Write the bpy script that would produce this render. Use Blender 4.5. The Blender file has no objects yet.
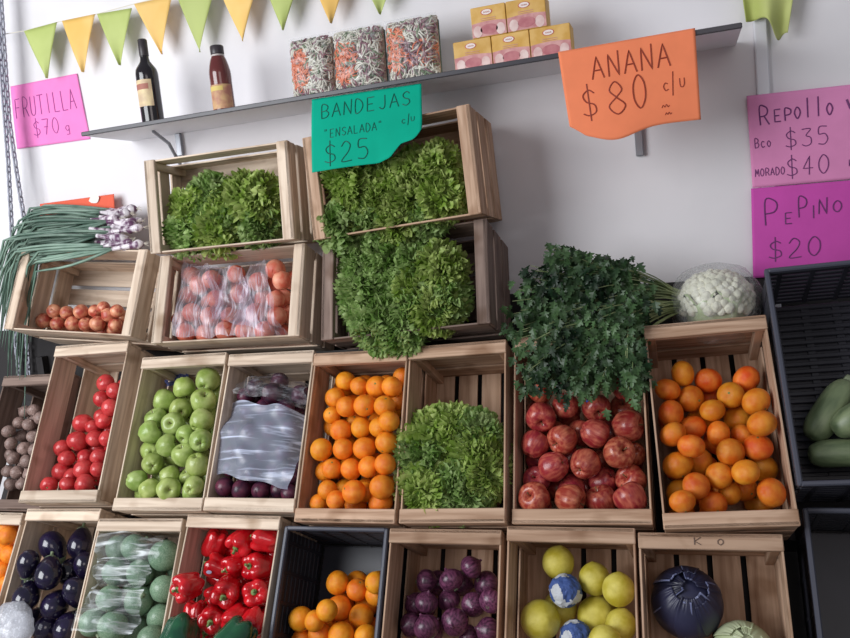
import bpy, math, random
import numpy as np
from mathutils import Vector, Matrix, noise

# ------------------------------------------------------------------ camera, world, light, exposure
S = bpy.context.scene
COL = S.collection
CAM = Vector((0.0, 0.0, 1.45))
CR_, CU_, CF_ = (Vector((0.947397, 0.303326, -0.102144)), Vector((0.061252, 0.141412, 0.988054)), Vector((-0.314146, 0.942336, -0.115394)))
FPX = 795.03
cam_d = bpy.data.cameras.new('camera')
cam_d.sensor_width = 36.0
cam_d.lens = FPX / 850.0 * 36.0
cam_d.clip_start = 0.05
cam = bpy.data.objects.new('camera', cam_d)
COL.objects.link(cam)
cam.matrix_world = Matrix(((CR_.x, CU_.x, -CF_.x, CAM.x), (CR_.y, CU_.y, -CF_.y, CAM.y), (CR_.z, CU_.z, -CF_.z, CAM.z), (0, 0, 0, 1)))
S.camera = cam

w = bpy.data.worlds.new('World'); S.world = w; w.use_nodes = True
w.node_tree.nodes['Background'].inputs[0].default_value = (0.86, 0.9, 1.0, 1)
w.node_tree.nodes['Background'].inputs[1].default_value = 0.2


def area(name, loc, target, sx, sy, power, col=(1, 1, 1), spread=180):
    d = bpy.data.lights.new(name, 'AREA'); d.shape = 'RECTANGLE'; d.size = sx; d.size_y = sy
    d.energy = power; d.color = col; d.spread = math.radians(spread)
    o = bpy.data.objects.new(name, d); COL.objects.link(o)
    o.location = loc
    o.rotation_euler = (Vector(target) - Vector(loc)).to_track_quat('-Z', 'Y').to_euler()
    return o


area('shopfront_daylight', (-2.9, -0.5, 2.15), (-1.3, 2.3, 1.35), 2.2, 2.0, 102, (0.95, 0.975, 1.0))
area('warm_bounce_fill', (1.0, -2.2, 2.9), (-0.3, 2.4, 1.4), 2.0, 1.6, 17, (1.0, 0.90, 0.87))  # added fill lamp standing in for warm bounced light on the right
vs = S.view_settings
S.display_settings.display_device = 'sRGB'
vs.view_transform = 'Standard'; vs.look = 'None'; vs.gamma = 1.0; vs.use_curve_mapping = False
vs.exposure = 0.35


# ------------------------------------------------------------------ helpers
def at(px, py, Y):
    """the point of the vertical plane y = Y that the photograph shows at pixel px, py"""
    d = CF_ + CR_ * ((px - 425) / FPX) - CU_ * ((py - 319) / FPX)
    return CAM + d * (Y / d.y)


def link(name, verts, faces, m, parent=None, smooth=False, mats=None, fm=None):
    me = bpy.data.meshes.new(name)
    me.from_pydata([tuple(v) for v in verts], [], faces)
    for x in (mats or [m]):
        me.materials.append(x)
    if fm is not None:
        me.polygons.foreach_set('material_index', fm)
    if smooth:
        me.polygons.foreach_set('use_smooth', [True] * len(me.polygons))
    me.update()
    o = bpy.data.objects.new(name, me)
    COL.objects.link(o)
    if parent is not None:
        o.parent = parent
    return o


def tag(o, label=None, cat=None, group=None, kind=None):
    if label: o['label'] = label
    if cat: o['category'] = cat
    if group: o['group'] = group
    if kind: o['kind'] = kind
    return o


def empty(name, mat_or_loc, label, cat, group=None):
    o = bpy.data.objects.new(name, None); o.empty_display_size = 0.03
    COL.objects.link(o)
    if isinstance(mat_or_loc, Matrix): o.matrix_world = mat_or_loc
    else: o.location = mat_or_loc
    return tag(o, label, cat, group)


class MB:
    def __init__(s): s.v = []; s.f = []; s.m = []

    def add(s, v, f, mi=0):
        b = len(s.v); s.v += [tuple(x) for x in v]; s.f += [tuple(i + b for i in q) for q in f]; s.m += [mi] * len(f)

    def box(s, c, d, rot=None, mi=0, bev=0.0):
        hx, hy, hz = d[0] / 2, d[1] / 2, d[2] / 2
        if bev <= 0:
            P = [Vector((x, y, z)) for x in (-hx, hx) for y in (-hy, hy) for z in (-hz, hz)]
            F = [(0, 1, 3, 2), (4, 6, 7, 5), (0, 4, 5, 1), (2, 3, 7, 6), (0, 2, 6, 4), (1, 5, 7, 3)]
        else:
            b = min(bev, hx * .9, hy * .9, hz * .9)
            ring = lambda ix, iy, z: [Vector(q) for q in ((ix - b, -iy, z), (ix, -iy + b, z), (ix, iy - b, z), (ix - b, iy, z), (-ix + b, iy, z), (-ix, iy - b, z), (-ix, -iy + b, z), (-ix + b, -iy, z))]
            P = ring(hx - b, hy - b, -hz) + ring(hx, hy, -hz + b) + ring(hx, hy, hz - b) + ring(hx - b, hy - b, hz)
            F = [tuple(range(7, -1, -1)), tuple(range(24, 32))]
            for k in range(3):
                for i in range(8):
                    j = (i + 1) % 8; F.append((k * 8 + i, k * 8 + j, k * 8 + 8 + j, k * 8 + 8 + i))
        if rot is not None: P = [rot @ p for p in P]
        s.add([p + Vector(c) for p in P], F, mi)

    def tube(s, pts, r, n=6, mi=0, cap=True):
        pts = [Vector(p) for p in pts]; N = len(pts)
        rr = r if isinstance(r, (list, tuple)) else [r] * N
        V = []; F = []; up = None
        for i, p in enumerate(pts):
            t = (pts[min(i + 1, N - 1)] - pts[max(i - 1, 0)])
            t = t.normalized() if t.length > 1e-9 else Vector((0, 0, 1))
            if up is None:
                up = t.orthogonal().normalized()
            else:
                up = (up - t * up.dot(t)); up = up.normalized() if up.length > 1e-6 else t.orthogonal().normalized()
            bi = t.cross(up)
            for k in range(n):
                a = 2 * math.pi * k / n
                V.append(p + (up * math.cos(a) + bi * math.sin(a)) * rr[i])
        for i in range(N - 1):
            for k in range(n):
                F.append((i * n + k, i * n + (k + 1) % n, (i + 1) * n + (k + 1) % n, (i + 1) * n + k))
        if cap:
            F.append(tuple(range(n - 1, -1, -1))); F.append(tuple(range((N - 1) * n, N * n)))
        s.add(V, F, mi)

    def lathe(s, prof, n=20, mi=0, fn=None):
        """prof: (radius, z) from bottom to top; fn(p, angle, i) may reshape each point"""
        V = []; F = []; N = len(prof)
        for i, (r, z) in enumerate(prof):
            for k in range(n):
                a = 2 * math.pi * k / n
                p = Vector((r * math.cos(a), r * math.sin(a), z))
                V.append(fn(p, a, i) if fn else p)
        for i in range(N - 1):
            for k in range(n):
                F.append((i * n + k, i * n + (k + 1) % n, (i + 1) * n + (k + 1) % n, (i + 1) * n + k))
        F.append(tuple(range(n - 1, -1, -1))); F.append(tuple(range((N - 1) * n, N * n)))
        s.add(V, F, mi)

    def grid(s, fn, nu, nv, mi=0):
        V = [fn(i / nu, j / nv) for j in range(nv + 1) for i in range(nu + 1)]
        F = [(j * (nu + 1) + i, j * (nu + 1) + i + 1, (j + 1) * (nu + 1) + i + 1, (j + 1) * (nu + 1) + i) for j in range(nv) for i in range(nu)]
        s.add(V, F, mi)

    def build(s, name, m, parent=None, smooth=False):
        mats = m if isinstance(m, list) else [m]
        return link(name, s.v, s.f, None, parent, smooth, mats, s.m if len(mats) > 1 else None)


def solid(o, t, off=0.0):
    md = o.modifiers.new('thickness', 'SOLIDIFY'); md.thickness = t; md.offset = off
    return o


def copy_tree(o, parent=None):
    c = o.copy(); COL.objects.link(c); c.parent = parent
    for ch in list(o.children): copy_tree(ch, c)
    return c


# ------------------------------------------------------------------ materials
def new_mat(name):
    m = bpy.data.materials.new(name); m.use_nodes = True
    nt = m.node_tree
    return m, nt, nt.nodes['Principled BSDF']


def N(nt, t, **kw):
    n = nt.nodes.new(t)
    for k, v in kw.items():
        if k.startswith('i_'): n.inputs[k[2:].replace('_', ' ')].default_value = v
        else: setattr(n, k, v)
    return n


def c4(c): return (c[0], c[1], c[2], 1)


def s2l(r, g, b):
    f = lambda x: x / 255 / 12.92 if x / 255 <= 0.04045 else ((x / 255 + .055) / 1.055) ** 2.4
    return (f(r), f(g), f(b))


def skin(name, ca, cb, rough=.35, scale=3.0, stretch=(1, 1, 1), var=.12, bump=0.0, bscale=60, spec=.5, sss=0.0, detail=3.0, lo=.35, hi=.65, coat=0.0, hue=0.0):
    """coloured natural surface: two colours mixed by noise, brightness varied object by object"""
    m, nt, b = new_mat(name); L = nt.links.new
    tc = N(nt, 'ShaderNodeTexCoord'); mp = N(nt, 'ShaderNodeMapping'); mp.inputs['Scale'].default_value = stretch
    oi = N(nt, 'ShaderNodeObjectInfo'); ad = N(nt, 'ShaderNodeVectorMath', operation='ADD')
    ml = N(nt, 'ShaderNodeMath', operation='MULTIPLY'); ml.inputs[1].default_value = 37.0
    L(oi.outputs['Random'], ml.inputs[0]); L(tc.outputs['Object'], mp.inputs['Vector']); L(mp.outputs[0], ad.inputs[0]); L(ml.outputs[0], ad.inputs[1])
    no = N(nt, 'ShaderNodeTexNoise'); no.inputs['Scale'].default_value = scale; no.inputs['Detail'].default_value = detail
    L(ad.outputs[0], no.inputs['Vector'])
    rp = N(nt, 'ShaderNodeValToRGB'); rp.color_ramp.elements[0].position = lo; rp.color_ramp.elements[1].position = hi
    rp.color_ramp.elements[0].color = c4(ca); rp.color_ramp.elements[1].color = c4(cb)
    L(no.outputs['Fac'], rp.inputs[0])
    hs = N(nt, 'ShaderNodeHueSaturation')
    mr = N(nt, 'ShaderNodeMapRange'); mr.inputs['To Min'].default_value = 1 - var; mr.inputs['To Max'].default_value = 1 + var
    L(oi.outputs['Random'], mr.inputs['Value']); L(mr.outputs[0], hs.inputs['Value']); L(rp.outputs[0], hs.inputs['Color'])
    if hue:
        fr = N(nt, 'ShaderNodeMath', operation='MULTIPLY'); fr.inputs[1].default_value = 7.31; L(oi.outputs['Random'], fr.inputs[0])
        fc = N(nt, 'ShaderNodeMath', operation='FRACT'); L(fr.outputs[0], fc.inputs[0])
        mh = N(nt, 'ShaderNodeMapRange'); mh.inputs['To Min'].default_value = .5 - hue; mh.inputs['To Max'].default_value = .5 + hue
        L(fc.outputs[0], mh.inputs['Value']); L(mh.outputs[0], hs.inputs['Hue'])
    L(hs.outputs[0], b.inputs['Base Color'])
    b.inputs['Roughness'].default_value = rough; b.inputs['Specular IOR Level'].default_value = spec
    b.inputs['Coat Weight'].default_value = coat
    if sss: b.inputs['Subsurface Weight'].default_value = sss; b.inputs['Subsurface Radius'].default_value = (.3, .2, .1); b.inputs['Subsurface Scale'].default_value = .01
    if bump:
        n2 = N(nt, 'ShaderNodeTexNoise'); n2.inputs['Scale'].default_value = bscale; L(tc.outputs['Object'], n2.inputs['Vector'])
        bp = N(nt, 'ShaderNodeBump'); bp.inputs['Strength'].default_value = bump; bp.inputs['Distance'].default_value = .02
        L(n2.outputs['Fac'], bp.inputs['Height']); L(bp.outputs[0], b.inputs['Normal'])
    return m


def wood(name, ca, cb, axis):
    """sawn plank: fine grain stretched along axis, darker knots and stains"""
    m, nt, b = new_mat(name); L = nt.links.new
    tc = N(nt, 'ShaderNodeTexCoord'); oi = N(nt, 'ShaderNodeObjectInfo'); mp = N(nt, 'ShaderNodeMapping')
    sc = [55, 55, 55]; sc[axis] = 3.5
    mp.inputs['Scale'].default_value = sc
    ml = N(nt, 'ShaderNodeMath', operation='MULTIPLY'); ml.inputs[1].default_value = 53.0
    ad = N(nt, 'ShaderNodeVectorMath', operation='ADD')
    L(tc.outputs['Object'], mp.inputs['Vector']); L(oi.outputs['Random'], ml.inputs[0]); L(mp.outputs[0], ad.inputs[0]); L(ml.outputs[0], ad.inputs[1])
    n1 = N(nt, 'ShaderNodeTexNoise'); n1.inputs['Scale'].default_value = 1.0; n1.inputs['Detail'].default_value = 5; n1.inputs['Distortion'].default_value = .6
    L(ad.outputs[0], n1.inputs['Vector'])
    rp = N(nt, 'ShaderNodeValToRGB'); rp.color_ramp.elements[0].position = .32; rp.color_ramp.elements[1].position = .62
    rp.color_ramp.elements[0].color = c4(ca); rp.color_ramp.elements[1].color = c4(cb)
    L(n1.outputs['Fac'], rp.inputs[0])
    n2 = N(nt, 'ShaderNodeTexNoise'); n2.inputs['Scale'].default_value = 9.0; n2.inputs['Detail'].default_value = 2
    a2 = N(nt, 'ShaderNodeVectorMath', operation='ADD'); L(tc.outputs['Object'], a2.inputs[0]); L(ml.outputs[0], a2.inputs[1]); L(a2.outputs[0], n2.inputs['Vector'])
    r2 = N(nt, 'ShaderNodeValToRGB'); r2.color_ramp.elements[0].position = .27; r2.color_ramp.elements[1].position = .42
    r2.color_ramp.elements[0].color = (.55, .47, .40, 1); r2.color_ramp.elements[1].color = (1, 1, 1, 1)
    L(n2.outputs['Fac'], r2.inputs[0])
    mx = N(nt, 'ShaderNodeMix', data_type='RGBA', blend_type='MULTIPLY'); mx.inputs['Factor'].default_value = .8
    L(rp.outputs[0], mx.inputs['A']); L(r2.outputs[0], mx.inputs['B'])
    hs = N(nt, 'ShaderNodeHueSaturation'); mr = N(nt, 'ShaderNodeMapRange'); mr.inputs['To Min'].default_value = .84; mr.inputs['To Max'].default_value = 1.14
    L(oi.outputs['Random'], mr.inputs['Value']); L(mr.outputs[0], hs.inputs['Value']); L(mx.outputs['Result'], hs.inputs['Color'])
    L(hs.outputs[0], b.inputs['Base Color']); b.inputs['Roughness'].default_value = .8; b.inputs['Specular IOR Level'].default_value = .2
    bp = N(nt, 'ShaderNodeBump'); bp.inputs['Strength'].default_value = .25; bp.inputs['Distance'].default_value = .004
    L(n1.outputs['Fac'], bp.inputs['Height']); L(bp.outputs[0], b.inputs['Normal'])
    return m


def plain(name, c, rough=.6, metal=0.0, spec=.4, sheen=0.0):
    m, nt, b = new_mat(name)
    b.inputs['Base Color'].default_value = c4(c); b.inputs['Roughness'].default_value = rough
    b.inputs['Metallic'].default_value = metal; b.inputs['Specular IOR Level'].default_value = spec
    return m


def leafy(name, ca, cb, scale, trans=.35, rough=.5, var=.15):
    """thin leaf: mottled green that lets some light through"""
    m = skin(name, ca, cb, rough, scale, var=var, spec=.35)
    nt = m.node_tree; L = nt.links.new; b = nt.nodes['Principled BSDF']; out = nt.nodes['Material Output']
    hs = [n for n in nt.nodes if n.type == 'HUE_SAT'][0]
    tr = N(nt, 'ShaderNodeBsdfTranslucent'); L(hs.outputs[0], tr.inputs['Color'])
    mx = N(nt, 'ShaderNodeMixShader'); mx.inputs[0].default_value = trans
    L(b.outputs[0], mx.inputs[1]); L(tr.outputs[0], mx.inputs[2]); L(mx.outputs[0], out.inputs['Surface'])
    return m


def film_mat(name, tint=(.9, .93, 1.0), milky=.12, stretch=(2, 14, 2), scale=6, crease=.55, milk=(.85, .87, .95), gloss=.3):
    """thin clear plastic: see-through, glossy, with milky crease lines"""
    m, nt, b = new_mat(name); L = nt.links.new; out = nt.nodes['Material Output']
    tr = N(nt, 'ShaderNodeBsdfTransparent'); tr.inputs[0].default_value = c4(tint)
    gl = N(nt, 'ShaderNodeBsdfGlossy'); gl.inputs['Roughness'].default_value = .30
    b.inputs['Base Color'].default_value = c4(milk); b.inputs['Roughness'].default_value = .45
    tc = N(nt, 'ShaderNodeTexCoord'); mp = N(nt, 'ShaderNodeMapping'); mp.inputs['Scale'].default_value = stretch
    no = N(nt, 'ShaderNodeTexNoise'); no.inputs['Scale'].default_value = scale; no.inputs['Detail'].default_value = 4; no.inputs['Distortion'].default_value = 1.2
    L(tc.outputs['Object'], mp.inputs[0]); L(mp.outputs[0], no.inputs['Vector'])
    mr = N(nt, 'ShaderNodeMapRange'); mr.inputs['From Min'].default_value = .5; mr.inputs['From Max'].default_value = .72
    mr.inputs['To Min'].default_value = milky; mr.inputs['To Max'].default_value = crease
    L(no.outputs['Fac'], mr.inputs['Value'])
    m1 = N(nt, 'ShaderNodeMixShader'); L(mr.outputs[0], m1.inputs[0]); L(tr.outputs[0], m1.inputs[1]); L(b.outputs[0], m1.inputs[2])
    lw = N(nt, 'ShaderNodeLayerWeight'); lw.inputs[0].default_value = .25
    ml = N(nt, 'ShaderNodeMath', operation='MULTIPLY_ADD'); ml.inputs[1].default_value = gloss; ml.inputs[2].default_value = .03
    L(lw.outputs['Fresnel'], ml.inputs[0])
    m2 = N(nt, 'ShaderNodeMixShader'); L(ml.outputs[0], m2.inputs[0]); L(m1.outputs[0], m2.inputs[1]); L(gl.outputs[0], m2.inputs[2])
    L(m2.outputs[0], out.inputs['Surface'])
    return m


PALE = (s2l(190, 168, 148), s2l(226, 207, 187))
WARM = (s2l(162, 128, 104), s2l(202, 170, 145))
OLD_AND_SHADED = (s2l(108, 90, 82), s2l(146, 126, 116))  # weathered wood, reused to darken the shaded left-edge crate
WOOD = {}
for nm, (a, b_) in dict(pale=PALE, warm=WARM, old_and_shaded=OLD_AND_SHADED).items():
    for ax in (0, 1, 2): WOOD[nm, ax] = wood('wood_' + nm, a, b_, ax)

# ------------------------------------------------------------------ the setting
YW = 2.475


def plaster(name, c1, c2):
    m = skin(name, c1, c2, .85, 1.6, var=0, bump=.15, bscale=9, spec=.2)
    return m


M_WALL = plaster('plaster', s2l(222, 219, 222), s2l(236, 233, 236))
M_FLOOR = skin('concrete', s2l(95, 92, 90), s2l(120, 116, 112), .8, 5, var=0)
M_CEIL = plaster('ceiling_paint', s2l(215, 214, 212), s2l(228, 227, 225))


def struct(name, mb, m):
    o = mb.build(name, m); return tag(o, kind='structure')


b = MB(); b.box((0, YW + .06, 1.5), (6.4, .12, 3.2)); struct('wall_back', b, M_WALL)
b = MB(); b.box((0, -.6, -.05), (6.4, 6.3, .1)); struct('floor', b, M_FLOOR)
M_DUCT = plain('white_plastic_duct', s2l(222, 222, 228), .45)
p0 = at(753, 30, YW); b = MB(); b.box((p0.x + .018, YW - .008, 1.95), (.034, .016, 2.1), bev=.003); struct('trim_1', b, M_DUCT)
M_POST = plain('grey_painted_post', s2l(138, 136, 140), .6)
b = MB(); b.box((-2.62, YW - .05, 2.5), (.11, .1, 1.0), bev=.004); b.box((-2.55, YW - .06, 2.36), (.02, .05, .26), rot=Matrix.Rotation(.25, 3, 'Y')); struct('trim_2', b, M_POST)

# ------------------------------------------------------------------ data measured in each crate's own axes (metres)
CRATES={
 'A1':((-1.35579,2.16633,1.59924),(0.9999,0.01398,0.00019),(-0.00172,0.10962,0.99397),0.5055,0.2942,0.190),
 'A2':((-0.78587,2.16408,1.60662),(0.99871,-0.00152,0.05081),(-0.05033,0.10985,0.99267),0.5138,0.3025,0.260),
 'B1':((-1.94537,2.16775,1.35939),(0.99477,-0.02066,-0.10008),(0.10054,0.37305,0.92235),0.5239,0.2903,0.260),
 'B2':((-1.36167,2.16105,1.30417),(0.99989,0.01068,-0.00982),(0.00513,0.37327,0.92771),0.5199,0.2902,0.260),
 'B3':((-0.77813,2.16096,1.30213),(0.99907,-0.00605,0.04258),(-0.03724,0.37375,0.92678),0.5144,0.3052,0.260),
 'C0':((-2.225,2.11675,0.85853),(1,0,0),(0,0.50617,0.86243),0.3100,0.4800,0.260),
 'C1':((-1.90719,2.03894,0.94598),(0.9998,0.01691,0.01032),(-0.01746,0.50597,0.86237),0.2963,0.5286,0.260),
 'C2':((-1.53716,2.02487,0.90963),(0.99993,0.00987,0.00676),(-0.01082,0.5061,0.86241),0.3123,0.4899,0.260),
 'C3':((-1.22705,2.02839,0.90663),(0.99999,-0.00358,-0.00071),(0.00243,0.50616,0.86243),0.2938,0.4814,0.260),
 'C4':((-0.92588,2.01837,0.89055),(1,0.00143,0.00272),(-0.00307,0.50617,0.86243),0.2976,0.4960,0.260),
 'C5':((-0.62544,2.02342,0.8955),(0.99967,-0.00025,0.02583),(-0.02215,0.50634,0.86205),0.2881,0.4999,0.260),
 'C6':((-0.2916,2.04925,0.89442),(0.99985,0.01506,0.00862),(-0.01506,0.50602,0.86239),0.3475,0.5100,0.260),
 'C7':((0.04972,2.02335,0.91014),(0.99829,0.04909,0.03179),(-0.05225,0.50447,0.86185),0.2992,0.5224,0.260),
 'C8':((0.39397,2.04921,1.02361),(0.99905,0.03517,0.02587),(-0.04011,0.50524,0.86205),0.3850,0.5500,0.240),
 'D0':((-2.232,1.80141,0.457),(1,0,0),(0,0.54387,0.83917),0.3100,0.5000,0.260),
 'D1':((-1.91738,1.81052,0.46493),(0.99986,0.01018,0.01315),(-0.01657,0.54378,0.83906),0.2881,0.5102,0.260),
 'D2':((-1.61611,1.80006,0.45112),(0.99974,0.01887,0.01288),(-0.02107,0.54362,0.83907),0.3007,0.4922,0.260),
 'D3':((-1.298,1.80357,0.46298),(0.99998,-0.00675,-0.00155),(0.00497,0.54385,0.83917),0.3101,0.4984,0.260),
 'D4':((-0.96874,1.79883,0.44103),(1,0.00163,0.00252),(-0.003,0.54387,0.83916),0.3150,0.4905,0.260),
 'D5':((-0.64731,1.79546,0.44529),(0.99997,0.00441,0.00575),(-0.00722,0.54386,0.83915),0.3086,0.4848,0.260),
 'D6':((-0.317,1.79666,0.45396),(0.99999,0.00197,0.00254),(-0.0032,0.54387,0.83916),0.3199,0.4922,0.260),
 'D7':((0.01519,1.79274,0.44927),(0.99996,0.00479,0.00699),(-0.00847,0.54385,0.83914),0.3252,0.4880,0.260),
 'D8':((0.43,1.83772,0.46218),(1,0,0),(0,0.54387,0.83917),0.4000,0.5600,0.260),
}
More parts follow.
